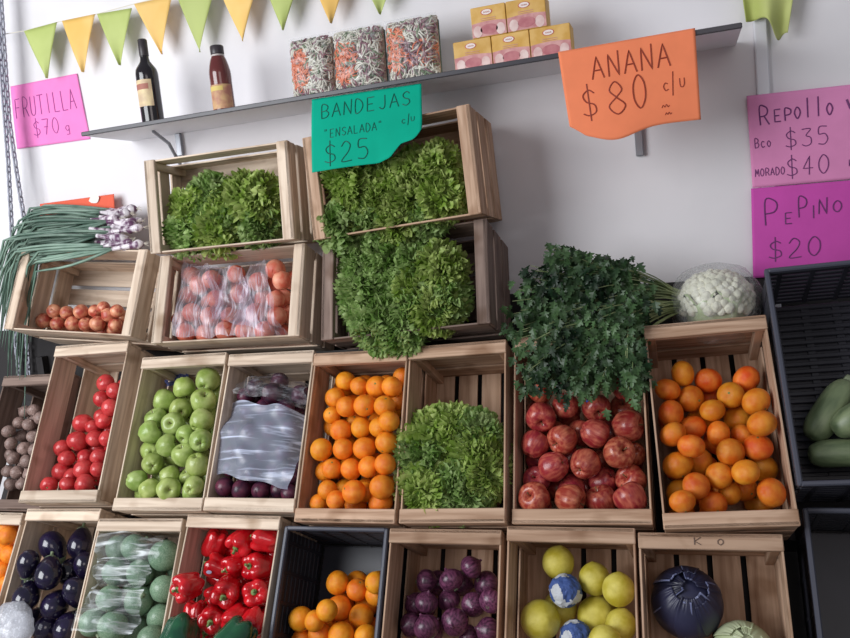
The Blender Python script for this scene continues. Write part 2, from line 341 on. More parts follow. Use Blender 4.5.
FRUIT={
 'C1':[
  ('tomato',0.002,0.158,-0.1035,0.0313,1,1,8,2),('tomato',0.05,0.1261,-0.0965,0.0286,1,2,8,2),('tomato',-0.0006,0.0996,-0.1,0.0287,2,1,8,2),('tomato',0.0673,0.0588,-0.0703,0.0293,2,2,8,2),
  ('tomato',-0.0731,0.0226,-0.1226,0.0358,3,1,8,3),('tomato',-0.0169,0.0039,-0.1096,0.0268,3,2,8,3),('tomato',0.0321,0.0234,-0.0973,0.0289,3,3,8,3),('tomato',-0.0485,-0.0469,-0.0886,0.0356,4,1,8,3),
  ('tomato',0.0159,-0.0393,-0.0943,0.0305,4,2,8,3),('tomato',0.0708,-0.0431,-0.0859,0.0268,4,3,8,3),('tomato',-0.1082,-0.0683,-0.0924,0.0299,5,1,8,1),('tomato',-0.0672,-0.1071,-0.0766,0.0281,6,1,8,3),
  ('tomato',-0.0173,-0.1022,-0.1046,0.0298,6,2,8,3),('tomato',0.0486,-0.1031,-0.0913,0.0287,6,3,8,3),('tomato',-0.1024,-0.1455,-0.1108,0.0357,7,1,8,4),('tomato',-0.045,-0.165,-0.0944,0.0285,7,2,8,4),
  ('tomato',0.0107,-0.146,-0.0728,0.0329,7,3,8,4),('tomato',0.0699,-0.1482,-0.0719,0.0264,7,4,8,4),('tomato',-0.1109,-0.1963,-0.0731,0.0282,8,1,8,3),('tomato',-0.0229,-0.1989,-0.0579,0.0276,8,2,8,3),
  ('tomato',0.0444,-0.1975,-0.0565,0.0327,8,3,8,3)],
 'C2':[
  ('green_apple',-0.0383,0.1657,-0.0852,0.0373,1,1,9,2),('green_apple',0.0557,0.1791,-0.0707,0.0405,1,2,9,2),('green_apple',-0.1071,0.1231,-0.0898,0.0395,2,1,9,3),('green_apple',0.0662,0.103,-0.0519,0.041,2,2,9,3),
  ('green_apple',0.0661,0.1567,-0.1412,0.0363,2,3,9,3),('green_apple',-0.1066,0.0531,-0.0649,0.0371,3,1,9,2),('green_apple',-0.0389,0.0935,-0.0845,0.0363,3,2,9,2),('green_apple',-0.0864,-0.0012,-0.0186,0.0374,4,1,9,4),
  ('green_apple',-0.0248,0.0307,-0.0467,0.0383,4,2,9,4),('green_apple',0.0349,-0.0043,-0.0408,0.0324,4,3,9,4),('green_apple',0.0892,0.0323,-0.0253,0.0371,4,4,9,4),('green_apple',-0.1063,-0.048,-0.0728,0.0384,5,1,9,3),
  ('green_apple',-0.02,-0.0437,-0.028,0.0364,5,2,9,3),('green_apple',0.1093,-0.0348,-0.0124,0.036,5,3,9,3),('green_apple',-0.0671,-0.0978,-0.0368,0.0347,6,1,9,3),('green_apple',0.0459,-0.0738,-0.0298,0.0372,6,2,9,3),
  ('green_apple',0.1095,-0.1065,-0.0156,0.0374,6,3,9,3),('green_apple',-0.109,-0.1509,-0.028,0.0335,7,1,9,4),('green_apple',-0.014,-0.132,-0.0583,0.0339,7,2,9,4),('green_apple',0.0458,-0.1327,-0.0769,0.0301,7,3,9,4),
  ('green_apple',0.1154,-0.1734,-0.004,0.0298,7,4,9,4),('green_apple',-0.0482,-0.1806,-0.0217,0.0335,8,1,9,3),('green_apple',0.0201,-0.1788,-0.0181,0.0371,8,2,9,3),('green_apple',0.0807,-0.1791,-0.054,0.0332,8,3,9,3),
  ('green_apple',-0.1104,-0.1795,-0.0867,0.0338,9,1,9,1)],
 'C3':[
  ('plum',-0.0618,0.1421,-0.0441,0.0295,1,1,7,2),('plum',0.003,0.1688,-0.072,0.0297,1,2,7,2),('plum',-0.1091,0.1246,-0.0687,0.0278,2,1,7,3),('plum',0.0064,0.1194,-0.0347,0.0335,2,2,7,3),
  ('plum',0.0843,0.1224,-0.07,0.0322,2,3,7,3),('plum',-0.0905,0.0715,-0.0695,0.0301,3,1,7,3),('plum',-0.0336,0.0831,-0.0648,0.03,3,2,7,3),('plum',0.0457,0.0742,-0.0558,0.0316,3,3,7,3),
  ('plum',-0.1071,0.001,-0.0487,0.03,4,1,7,4),('plum',-0.0489,-0.0034,-0.039,0.031,4,2,7,4),('plum',0.009,0.0084,-0.0535,0.0315,4,3,7,4),('plum',0.0683,0.0109,-0.0671,0.0313,4,4,7,4),
  ('plum',-0.1073,-0.0572,-0.0559,0.0287,5,1,7,4),('plum',-0.0536,-0.0688,-0.0317,0.0304,5,2,7,4),('plum',0.0036,-0.0619,-0.0491,0.0309,5,3,7,4),('plum',0.0626,-0.0593,-0.0619,0.0312,5,4,7,4),
  ('plum',-0.1097,-0.1097,-0.0507,0.0245,6,1,7,5),('plum',-0.0621,-0.1228,-0.0515,0.0264,6,2,7,5),('plum',-0.0123,-0.1275,-0.0296,0.0282,6,3,7,5),('plum',0.0281,-0.1165,-0.0717,0.0311,6,4,7,5),
  ('plum',0.1034,-0.1306,-0.0404,0.0293,6,5,7,5),('plum',-0.1087,-0.1665,-0.0354,0.0291,7,1,7,5),('plum',-0.0492,-0.1755,-0.0323,0.0301,7,2,7,5),('plum',0.0131,-0.1756,-0.0374,0.0283,7,3,7,5),
  ('plum',0.0652,-0.17,-0.0551,0.0287,7,4,7,5),('plum',0.1113,-0.1832,-0.0319,0.026,7,5,7,5)],
 'C4':[
  ('orange',-0.0725,0.1825,-0.0749,0.0308,1,1,8,5),('orange',-0.0186,0.1606,-0.0643,0.0297,1,2,8,5),('orange',0.0412,0.1532,-0.054,0.0329,1,3,8,5),('orange',0.0985,0.1432,-0.0309,0.0313,1,4,8,5),
  ('orange',0.099,0.1989,-0.11,0.0306,1,5,8,5),('orange',-0.0951,0.1262,-0.0634,0.0315,2,1,8,5),('orange',-0.0407,0.0878,-0.0311,0.0308,2,2,8,5),('orange',0.0208,0.0873,-0.0228,0.0324,2,3,8,5),
  ('orange',0.0831,0.084,-0.0237,0.0314,2,4,8,5),('orange',0.1021,0.1211,-0.1,0.0315,2,5,8,5),('orange',-0.106,0.047,-0.0996,0.0315,3,1,8,3),('orange',-0.0923,0.0684,-0.0497,0.0263,3,2,8,3),
  ('orange',0.1089,0.0331,-0.005,0.0304,3,3,8,3),('orange',-0.0574,0.021,-0.0486,0.0329,4,1,8,3),('orange',0.005,0.0285,-0.0498,0.031,4,2,8,3),('orange',0.0647,0.0274,-0.0444,0.0308,4,3,8,3),
  ('orange',-0.1063,-0.0383,-0.0331,0.0335,5,1,8,4),('orange',-0.038,-0.0373,-0.0347,0.0314,5,2,8,4),('orange',0.0256,-0.0347,-0.0419,0.0344,5,3,8,4),('orange',0.0966,-0.0227,-0.0283,0.0325,5,4,8,4),
  ('orange',-0.1082,-0.0919,-0.0761,0.0299,6,1,8,5),('orange',-0.0677,-0.0933,-0.0354,0.0294,6,2,8,5),('orange',-0.0081,-0.0947,-0.0372,0.0311,6,3,8,5),('orange',0.0517,-0.0918,-0.023,0.0311,6,4,8,5),
  ('orange',0.1081,-0.0888,-0.004,0.0304,6,5,8,5),('orange',-0.1078,-0.1524,-0.1012,0.0293,7,1,8,5),('orange',-0.0723,-0.1546,-0.0336,0.0284,7,2,8,5),('orange',0.0218,-0.1654,-0.004,0.0339,7,3,8,5),
  ('orange',0.0283,-0.1518,-0.0714,0.0298,7,4,8,5),('orange',0.1032,-0.1517,-0.004,0.0343,7,5,8,5),('orange',-0.1085,-0.1865,-0.0587,0.0269,8,1,8,4),('orange',-0.0336,-0.1862,-0.0121,0.0277,8,2,8,4),
  ('orange',-0.0122,-0.1851,-0.1024,0.0327,8,3,8,4),('orange',0.0813,-0.1833,-0.0595,0.035,8,4,8,4)],
 'C6':[
  ('red_apple',-0.1087,0.1197,-0.06,0.0374,1,1,7,2),('red_apple',0.1212,0.1128,-0.06,0.0371,1,2,7,2),('red_apple',-0.1079,0.0404,-0.0523,0.0424,2,1,7,3),('red_apple',-0.0426,0.073,-0.0764,0.0368,2,2,7,3),
  ('red_apple',0.0404,0.0663,-0.0653,0.0391,2,3,7,3),('red_apple',-0.0486,-0.023,-0.0568,0.0412,3,1,7,3),('red_apple',0.0356,-0.0093,-0.0547,0.0398,3,2,7,3),('red_apple',0.1212,0.011,-0.0669,0.0435,3,3,7,3),
  ('red_apple',-0.1254,-0.0368,-0.0575,0.0391,4,1,7,3),('red_apple',0.0963,-0.0673,-0.0469,0.0421,4,2,7,3),('red_apple',0.1313,-0.0539,-0.1097,0.0333,4,3,7,3),('red_apple',-0.0711,-0.0985,-0.0457,0.0407,5,1,7,2),
  ('red_apple',0.0077,-0.0941,-0.0531,0.041,5,2,7,2),('red_apple',-0.1258,-0.1273,-0.0921,0.0382,6,1,7,4),('red_apple',-0.0353,-0.1449,-0.114,0.0379,6,2,7,4),('red_apple',0.0488,-0.1228,-0.1333,0.0405,6,3,7,4),
  ('red_apple',0.123,-0.1257,-0.1047,0.0407,6,4,7,4),('red_apple',-0.1213,-0.1844,-0.0385,0.0427,7,1,7,4),('red_apple',-0.0324,-0.1854,-0.0486,0.0415,7,2,7,4),('red_apple',0.0456,-0.185,-0.0825,0.0424,7,3,7,4),
  ('red_apple',0.1216,-0.1846,-0.0497,0.0424,7,4,7,4)],
 'C7':[
  ('tangerine',-0.0626,0.1558,-0.1021,0.0349,1,1,9,3),('tangerine',0.0001,0.138,-0.1227,0.0354,1,2,9,3),('tangerine',0.0949,0.1352,-0.1289,0.0374,1,3,9,3),('tangerine',-0.1061,0.1083,-0.0825,0.0336,2,1,9,4),
  ('tangerine',-0.0491,0.0892,-0.1143,0.0356,2,2,9,4),('tangerine',0.0494,0.0877,-0.1031,0.0347,2,3,9,4),('tangerine',0.1039,0.0561,-0.0696,0.0367,2,4,9,4),('tangerine',-0.1043,0.0416,-0.0746,0.0352,3,1,9,4),
  ('tangerine',-0.0013,0.047,-0.0913,0.0324,3,2,9,4),('tangerine',0.0625,0.039,-0.1515,0.0361,3,3,9,4),('tangerine',0.1042,-0.0139,-0.0242,0.0359,3,4,9,4),('tangerine',-0.1055,-0.0208,-0.0485,0.0344,4,1,9,4),
  ('tangerine',-0.0543,0.0096,-0.1112,0.036,4,2,9,4),('tangerine',0.0058,-0.0165,-0.0881,0.0336,4,3,9,4),('tangerine',0.0657,-0.0169,-0.1183,0.0306,4,4,9,4),('tangerine',-0.0657,-0.0616,-0.0153,0.0334,5,1,9,3),
  ('tangerine',0.0259,-0.0723,-0.057,0.0348,5,2,9,3),('tangerine',0.0929,-0.0589,-0.0771,0.0362,5,3,9,3),('tangerine',-0.1019,-0.0968,-0.0633,0.0382,6,1,9,4),('tangerine',-0.0492,-0.0784,-0.1092,0.0363,6,2,9,4),
  ('tangerine',0.0516,-0.1292,-0.029,0.0331,6,3,9,4),('tangerine',0.1028,-0.0992,-0.1366,0.0367,6,4,9,4),('tangerine',-0.0644,-0.1563,-0.0344,0.0337,7,1,9,2),('tangerine',-0.0071,-0.1289,-0.0574,0.0328,7,2,9,2),
  ('tangerine',-0.1061,-0.1575,-0.0989,0.0345,8,1,9,5),('tangerine',0.015,-0.1632,-0.1062,0.0294,8,2,9,5),('tangerine',0.0549,-0.147,-0.1471,0.0318,8,3,9,5),('tangerine',0.0886,-0.1724,-0.1999,0.0372,8,4,9,5),
  ('tangerine',0.105,-0.1757,-0.0516,0.0356,8,5,9,5),('tangerine',-0.1013,-0.1975,-0.004,0.0314,9,1,9,2),('tangerine',-0.0286,-0.1953,-0.0773,0.0338,9,2,9,2)],
 'D4':[
  ('orange',-0.0385,0.1127,-0.143,0.0349,1,1,5,3),('orange',0.0252,0.0961,-0.1457,0.0326,1,2,5,3),('orange',0.101,0.1115,-0.0906,0.031,1,3,5,3),('orange',0.0851,0.0828,-0.1405,0.0306,2,1,5,1),
  ('orange',-0.0082,0.0277,-0.0289,0.0296,3,1,5,3),('orange',-0.0207,0.043,-0.1327,0.0369,3,2,5,3),('orange',0.0465,0.0253,-0.1415,0.0351,3,3,5,3),('orange',-0.1109,0.0055,-0.0842,0.0352,4,1,5,2),
  ('orange',-0.0522,0.0004,-0.0539,0.0297,4,2,5,2),('orange',-0.1171,-0.046,-0.1207,0.0302,5,1,5,4),('orange',-0.0578,-0.0288,-0.1078,0.0336,5,2,5,4),('orange',0.0109,-0.0293,-0.0999,0.0366,5,3,5,4),
  ('orange',0.0773,-0.0275,-0.1159,0.0332,5,4,5,4)],
 'D5':[
  ('red_onion',0.0425,0.166,-0.13,0.0317,1,1,5,1),('red_onion',-0.0835,0.1247,-0.13,0.0328,2,1,5,2),('red_onion',-0.0066,0.128,-0.1104,0.034,2,2,5,2),('red_onion',-0.1126,0.0651,-0.134,0.032,3,1,5,5),
  ('red_onion',-0.0664,0.0658,-0.092,0.0321,3,2,5,5),('red_onion',-0.022,0.0797,-0.1497,0.0322,3,3,5,5),('red_onion',0.0496,0.0702,-0.145,0.0337,3,4,5,5),('red_onion',0.106,0.0783,-0.115,0.0327,3,5,5,5),
  ('red_onion',-0.112,0.0075,-0.1081,0.0326,4,1,5,4),('red_onion',-0.0554,0.0024,-0.0737,0.0359,4,2,5,4),('red_onion',0.0116,0.0202,-0.1031,0.0375,4,3,5,4),('red_onion',0.0954,0.0059,-0.13,0.0351,4,4,5,4),
  ('red_onion',0.0377,-0.0098,-0.1572,0.0316,5,1,5,1)],
 'D6':[
  ('grapefruit',-0.0499,0.1791,-0.1321,0.0438,1,1,4,2),('grapefruit',0.0444,0.1409,-0.1355,0.0424,1,2,4,2),('grapefruit',0.1086,0.1122,-0.0938,0.042,2,1,4,1),('grapefruit',-0.0906,0.0309,-0.11,0.0529,3,1,4,3),
  ('grapefruit',0.0447,0.0549,-0.1704,0.0515,3,2,4,3),('grapefruit',0.1106,0.0316,-0.1161,0.0395,3,3,4,3),('grapefruit',0.0768,-0.0135,-0.0634,0.04,4,1,4,1),('wrapped_grapefruit',-0.0255,0.1039,-0.0979,0.045,1,1,2,1),
  ('wrapped_grapefruit',-0.0015,-0.0031,-0.1155,0.043,2,1,2,1)],
 'D7':[
  ('red_cabbage',-0.0628,0.0967,-0.12,0.0855,1,1,1,1),('white_cabbage',0.0584,-0.0106,-0.12,0.0704,1,1,1,1)],
 'B1':[
  ('nectarine',-0.1853,-0.0489,-0.125,0.0263,1,1,3,6),('nectarine',-0.1348,-0.0509,-0.1331,0.0252,1,2,3,6),('nectarine',-0.072,-0.0457,-0.1305,0.027,1,3,3,6),('nectarine',-0.024,-0.0383,-0.1439,0.0246,1,4,3,6),
  ('nectarine',0.0187,-0.0263,-0.1319,0.0227,1,5,3,6),('nectarine',0.0976,-0.0421,-0.1094,0.0236,1,6,3,6),('nectarine',-0.2242,-0.0848,-0.1285,0.0285,2,1,3,2),('nectarine',0.0538,-0.0539,-0.1214,0.0246,2,2,3,2),
  ('nectarine',-0.1605,-0.0934,-0.1278,0.0263,3,1,3,5),('nectarine',-0.1013,-0.0891,-0.1357,0.0271,3,2,3,5),('nectarine',-0.0408,-0.0904,-0.1312,0.0251,3,3,3,5),('nectarine',0.0106,-0.0854,-0.1287,0.0282,3,4,3,5),
  ('nectarine',0.0872,-0.0883,-0.1271,0.0249,3,5,3,5)],
 'B2':[
  ('peach',-0.2038,0.1025,-0.0955,0.0328,1,1,5,3),('peach',-0.0342,0.097,-0.1,0.031,1,2,5,3),('peach',0.1109,0.1023,-0.0972,0.0335,1,3,5,3),('peach',-0.157,0.0631,-0.0789,0.0324,2,1,5,4),
  ('peach',-0.0991,0.0732,-0.0605,0.0311,2,2,5,4),('peach',0.0505,0.0657,-0.1,0.0318,2,3,5,4),('peach',0.1483,0.0559,-0.0769,0.0313,2,4,5,4),('peach',-0.2108,0.0369,-0.1,0.0313,3,1,5,4),
  ('peach',-0.1005,0.0171,-0.1,0.0321,3,2,5,4),('peach',-0.0141,0.0284,-0.1,0.0319,3,3,5,4),('peach',0.1179,0.0034,-0.1,0.0305,3,4,5,4),('peach',-0.2207,-0.049,-0.0833,0.0287,4,1,5,6),
  ('peach',-0.1662,-0.0331,-0.0667,0.0315,4,2,5,6),('peach',-0.1053,-0.0467,-0.0801,0.0327,4,3,5,6),('peach',-0.0487,-0.0425,-0.103,0.0295,4,4,5,6),('peach',0.0502,-0.0375,-0.1,0.0327,4,5,5,6),
  ('peach',0.1297,-0.057,-0.0949,0.0324,4,6,5,6),('peach',-0.1887,-0.0979,-0.0742,0.0319,5,1,5,5),('peach',-0.1349,-0.0971,-0.1094,0.0343,5,2,5,5),('peach',-0.0437,-0.0983,-0.0787,0.0333,5,3,5,5),
  ('peach',0.0192,-0.0985,-0.0944,0.0335,5,4,5,5),('peach',0.0829,-0.0987,-0.1069,0.0334,5,5,5,5)],
 'C0':[
  ('onion',-0.1212,0.1347,-0.101,0.0243,1,1,8,2),('onion',-0.0741,0.137,-0.0962,0.0244,1,2,8,2),('onion',-0.1212,0.0885,-0.0899,0.0237,2,1,8,3),('onion',-0.0758,0.0823,-0.0917,0.0236,2,2,8,3),
  ('onion',-0.0367,0.1071,-0.0942,0.0239,2,3,8,3),('onion',-0.1219,0.0477,-0.0538,0.0241,3,1,8,3),('onion',-0.1207,0.0471,-0.115,0.0253,3,2,8,3),('onion',-0.0599,0.0417,-0.1102,0.0245,3,3,8,3),
  ('onion',-0.1041,0.0044,-0.0619,0.0237,4,1,8,3),('onion',-0.0685,-0.0067,-0.0908,0.0244,4,2,8,3),('onion',-0.0211,-0.0113,-0.0926,0.0241,4,3,8,3),('onion',-0.1207,-0.0272,-0.0908,0.0235,5,1,8,2),
  ('onion',-0.0853,-0.0474,-0.0705,0.0235,5,2,8,2),('onion',-0.0448,-0.0523,-0.0922,0.024,6,1,8,1),('onion',-0.1209,-0.0864,-0.0971,0.0244,7,1,8,3),('onion',-0.0746,-0.0925,-0.093,0.0239,7,2,8,3),
  ('onion',-0.0286,-0.0952,-0.1042,0.024,7,3,8,3),('onion',-0.1169,-0.1305,-0.12,0.0249,8,1,8,2),('onion',-0.0259,-0.1352,-0.0822,0.0231,8,2,8,2)],
 'D0':[
  ('orange',-0.0084,0.2051,-0.0806,0.0354,1,1,6,2),('orange',0.0564,0.2051,-0.0582,0.0346,1,2,6,2),('orange',0.1,0.1803,-0.0194,0.0307,2,1,6,1),('orange',0.0262,0.1394,-0.09,0.0353,3,1,6,2),
  ('orange',0.0855,0.1296,-0.0673,0.031,3,2,6,2),('orange',0.0557,0.076,-0.0827,0.0341,4,1,6,1),('orange',0.1075,0.0339,-0.0673,0.0306,5,1,6,1),('orange',0.0615,0.0004,-0.0927,0.0336,6,1,6,1)],
 'D1':[
  ('eggplant',-0.0852,0.1498,-0.09,0.0451,1,1,5,2),('eggplant',0.019,0.1643,-0.09,0.0427,1,2,5,2),('eggplant',-0.0865,0.0829,-0.004,0.0368,2,1,5,4),('eggplant',-0.0093,0.0611,-0.0163,0.0447,2,2,5,4),
  ('eggplant',-0.0014,0.0812,-0.1035,0.0432,2,3,5,4),('eggplant',0.072,0.0902,-0.0763,0.038,2,4,5,4),('eggplant',-0.0984,0.0343,-0.0503,0.0335,3,1,5,2),('eggplant',0.0851,0.0092,-0.0453,0.041,3,2,5,2),
  ('eggplant',-0.0589,-0.0095,-0.004,0.0432,4,1,5,2),('eggplant',0.0107,-0.0261,-0.0561,0.0447,4,2,5,2),('eggplant',-0.0909,-0.081,-0.0736,0.0429,5,1,5,3),('eggplant',-0.0125,-0.1063,-0.0703,0.0421,5,2,5,3),
  ('eggplant',0.0714,-0.0867,-0.0628,0.0435,5,3,5,3)],
 'D2':[
  ('round_zucchini',-0.0999,0.1681,-0.0551,0.0398,1,1,5,3),('round_zucchini',-0.0256,0.1661,-0.0331,0.0401,1,2,5,3),('round_zucchini',0.0713,0.1472,-0.0545,0.0467,1,3,5,3),('round_zucchini',-0.0759,0.0946,-0.038,0.0413,2,1,5,2),
  ('round_zucchini',0.0044,0.0937,-0.0474,0.041,2,2,5,2),('round_zucchini',-0.0984,0.0192,-0.0591,0.0377,3,1,5,4),('round_zucchini',-0.0499,0.0144,-0.004,0.0382,3,2,5,4),('round_zucchini',0.0242,0.0126,-0.0403,0.0426,3,3,5,4),
  ('round_zucchini',0.0966,0.0504,-0.0479,0.0392,3,4,5,4),('round_zucchini',-0.0998,-0.0526,-0.0159,0.0415,4,1,5,4),('round_zucchini',-0.0178,-0.0625,-0.004,0.044,4,2,5,4),('round_zucchini',-0.0045,-0.0601,-0.0871,0.0428,4,3,5,4),
  ('round_zucchini',0.0862,-0.0269,-0.0708,0.0387,4,4,5,4),('round_zucchini',0.0998,-0.0892,-0.0296,0.0396,5,1,5,1)],
 'D3':[
  ('green_pepper',-0.0917,-0.0895,0.0078,0.0564,1,1,1,2),('green_pepper',0.105,-0.0856,0.0437,0.0524,1,2,1,2),('red_pepper',-0.1044,0.1842,-0.0965,0.0412,1,1,4,3),('red_pepper',0.0162,0.1837,-0.0511,0.0423,1,2,4,3),
  ('red_pepper',0.094,0.1907,-0.0439,0.0381,1,3,4,3),('red_pepper',-0.0758,0.1141,-0.0879,0.0371,2,1,4,3),('red_pepper',-0.0074,0.1138,-0.0696,0.036,2,2,4,3),('red_pepper',0.0683,0.1181,-0.0725,0.0416,2,3,4,3),
  ('red_pepper',-0.0859,0.0423,0.03,0.0409,3,1,4,3),('red_pepper',0.0032,0.0421,-0.032,0.042,3,2,4,3),('red_pepper',0.0825,0.04,-0.0675,0.0404,3,3,4,3),('red_pepper',-0.1051,-0.027,-0.0613,0.039,4,1,4,4),
  ('red_pepper',-0.033,-0.0302,-0.0399,0.0386,4,2,4,4),('red_pepper',0.0421,-0.0275,-0.0444,0.0372,4,3,4,4),('red_pepper',0.1094,-0.0343,-0.0243,0.0355,4,4,4,4)],
}
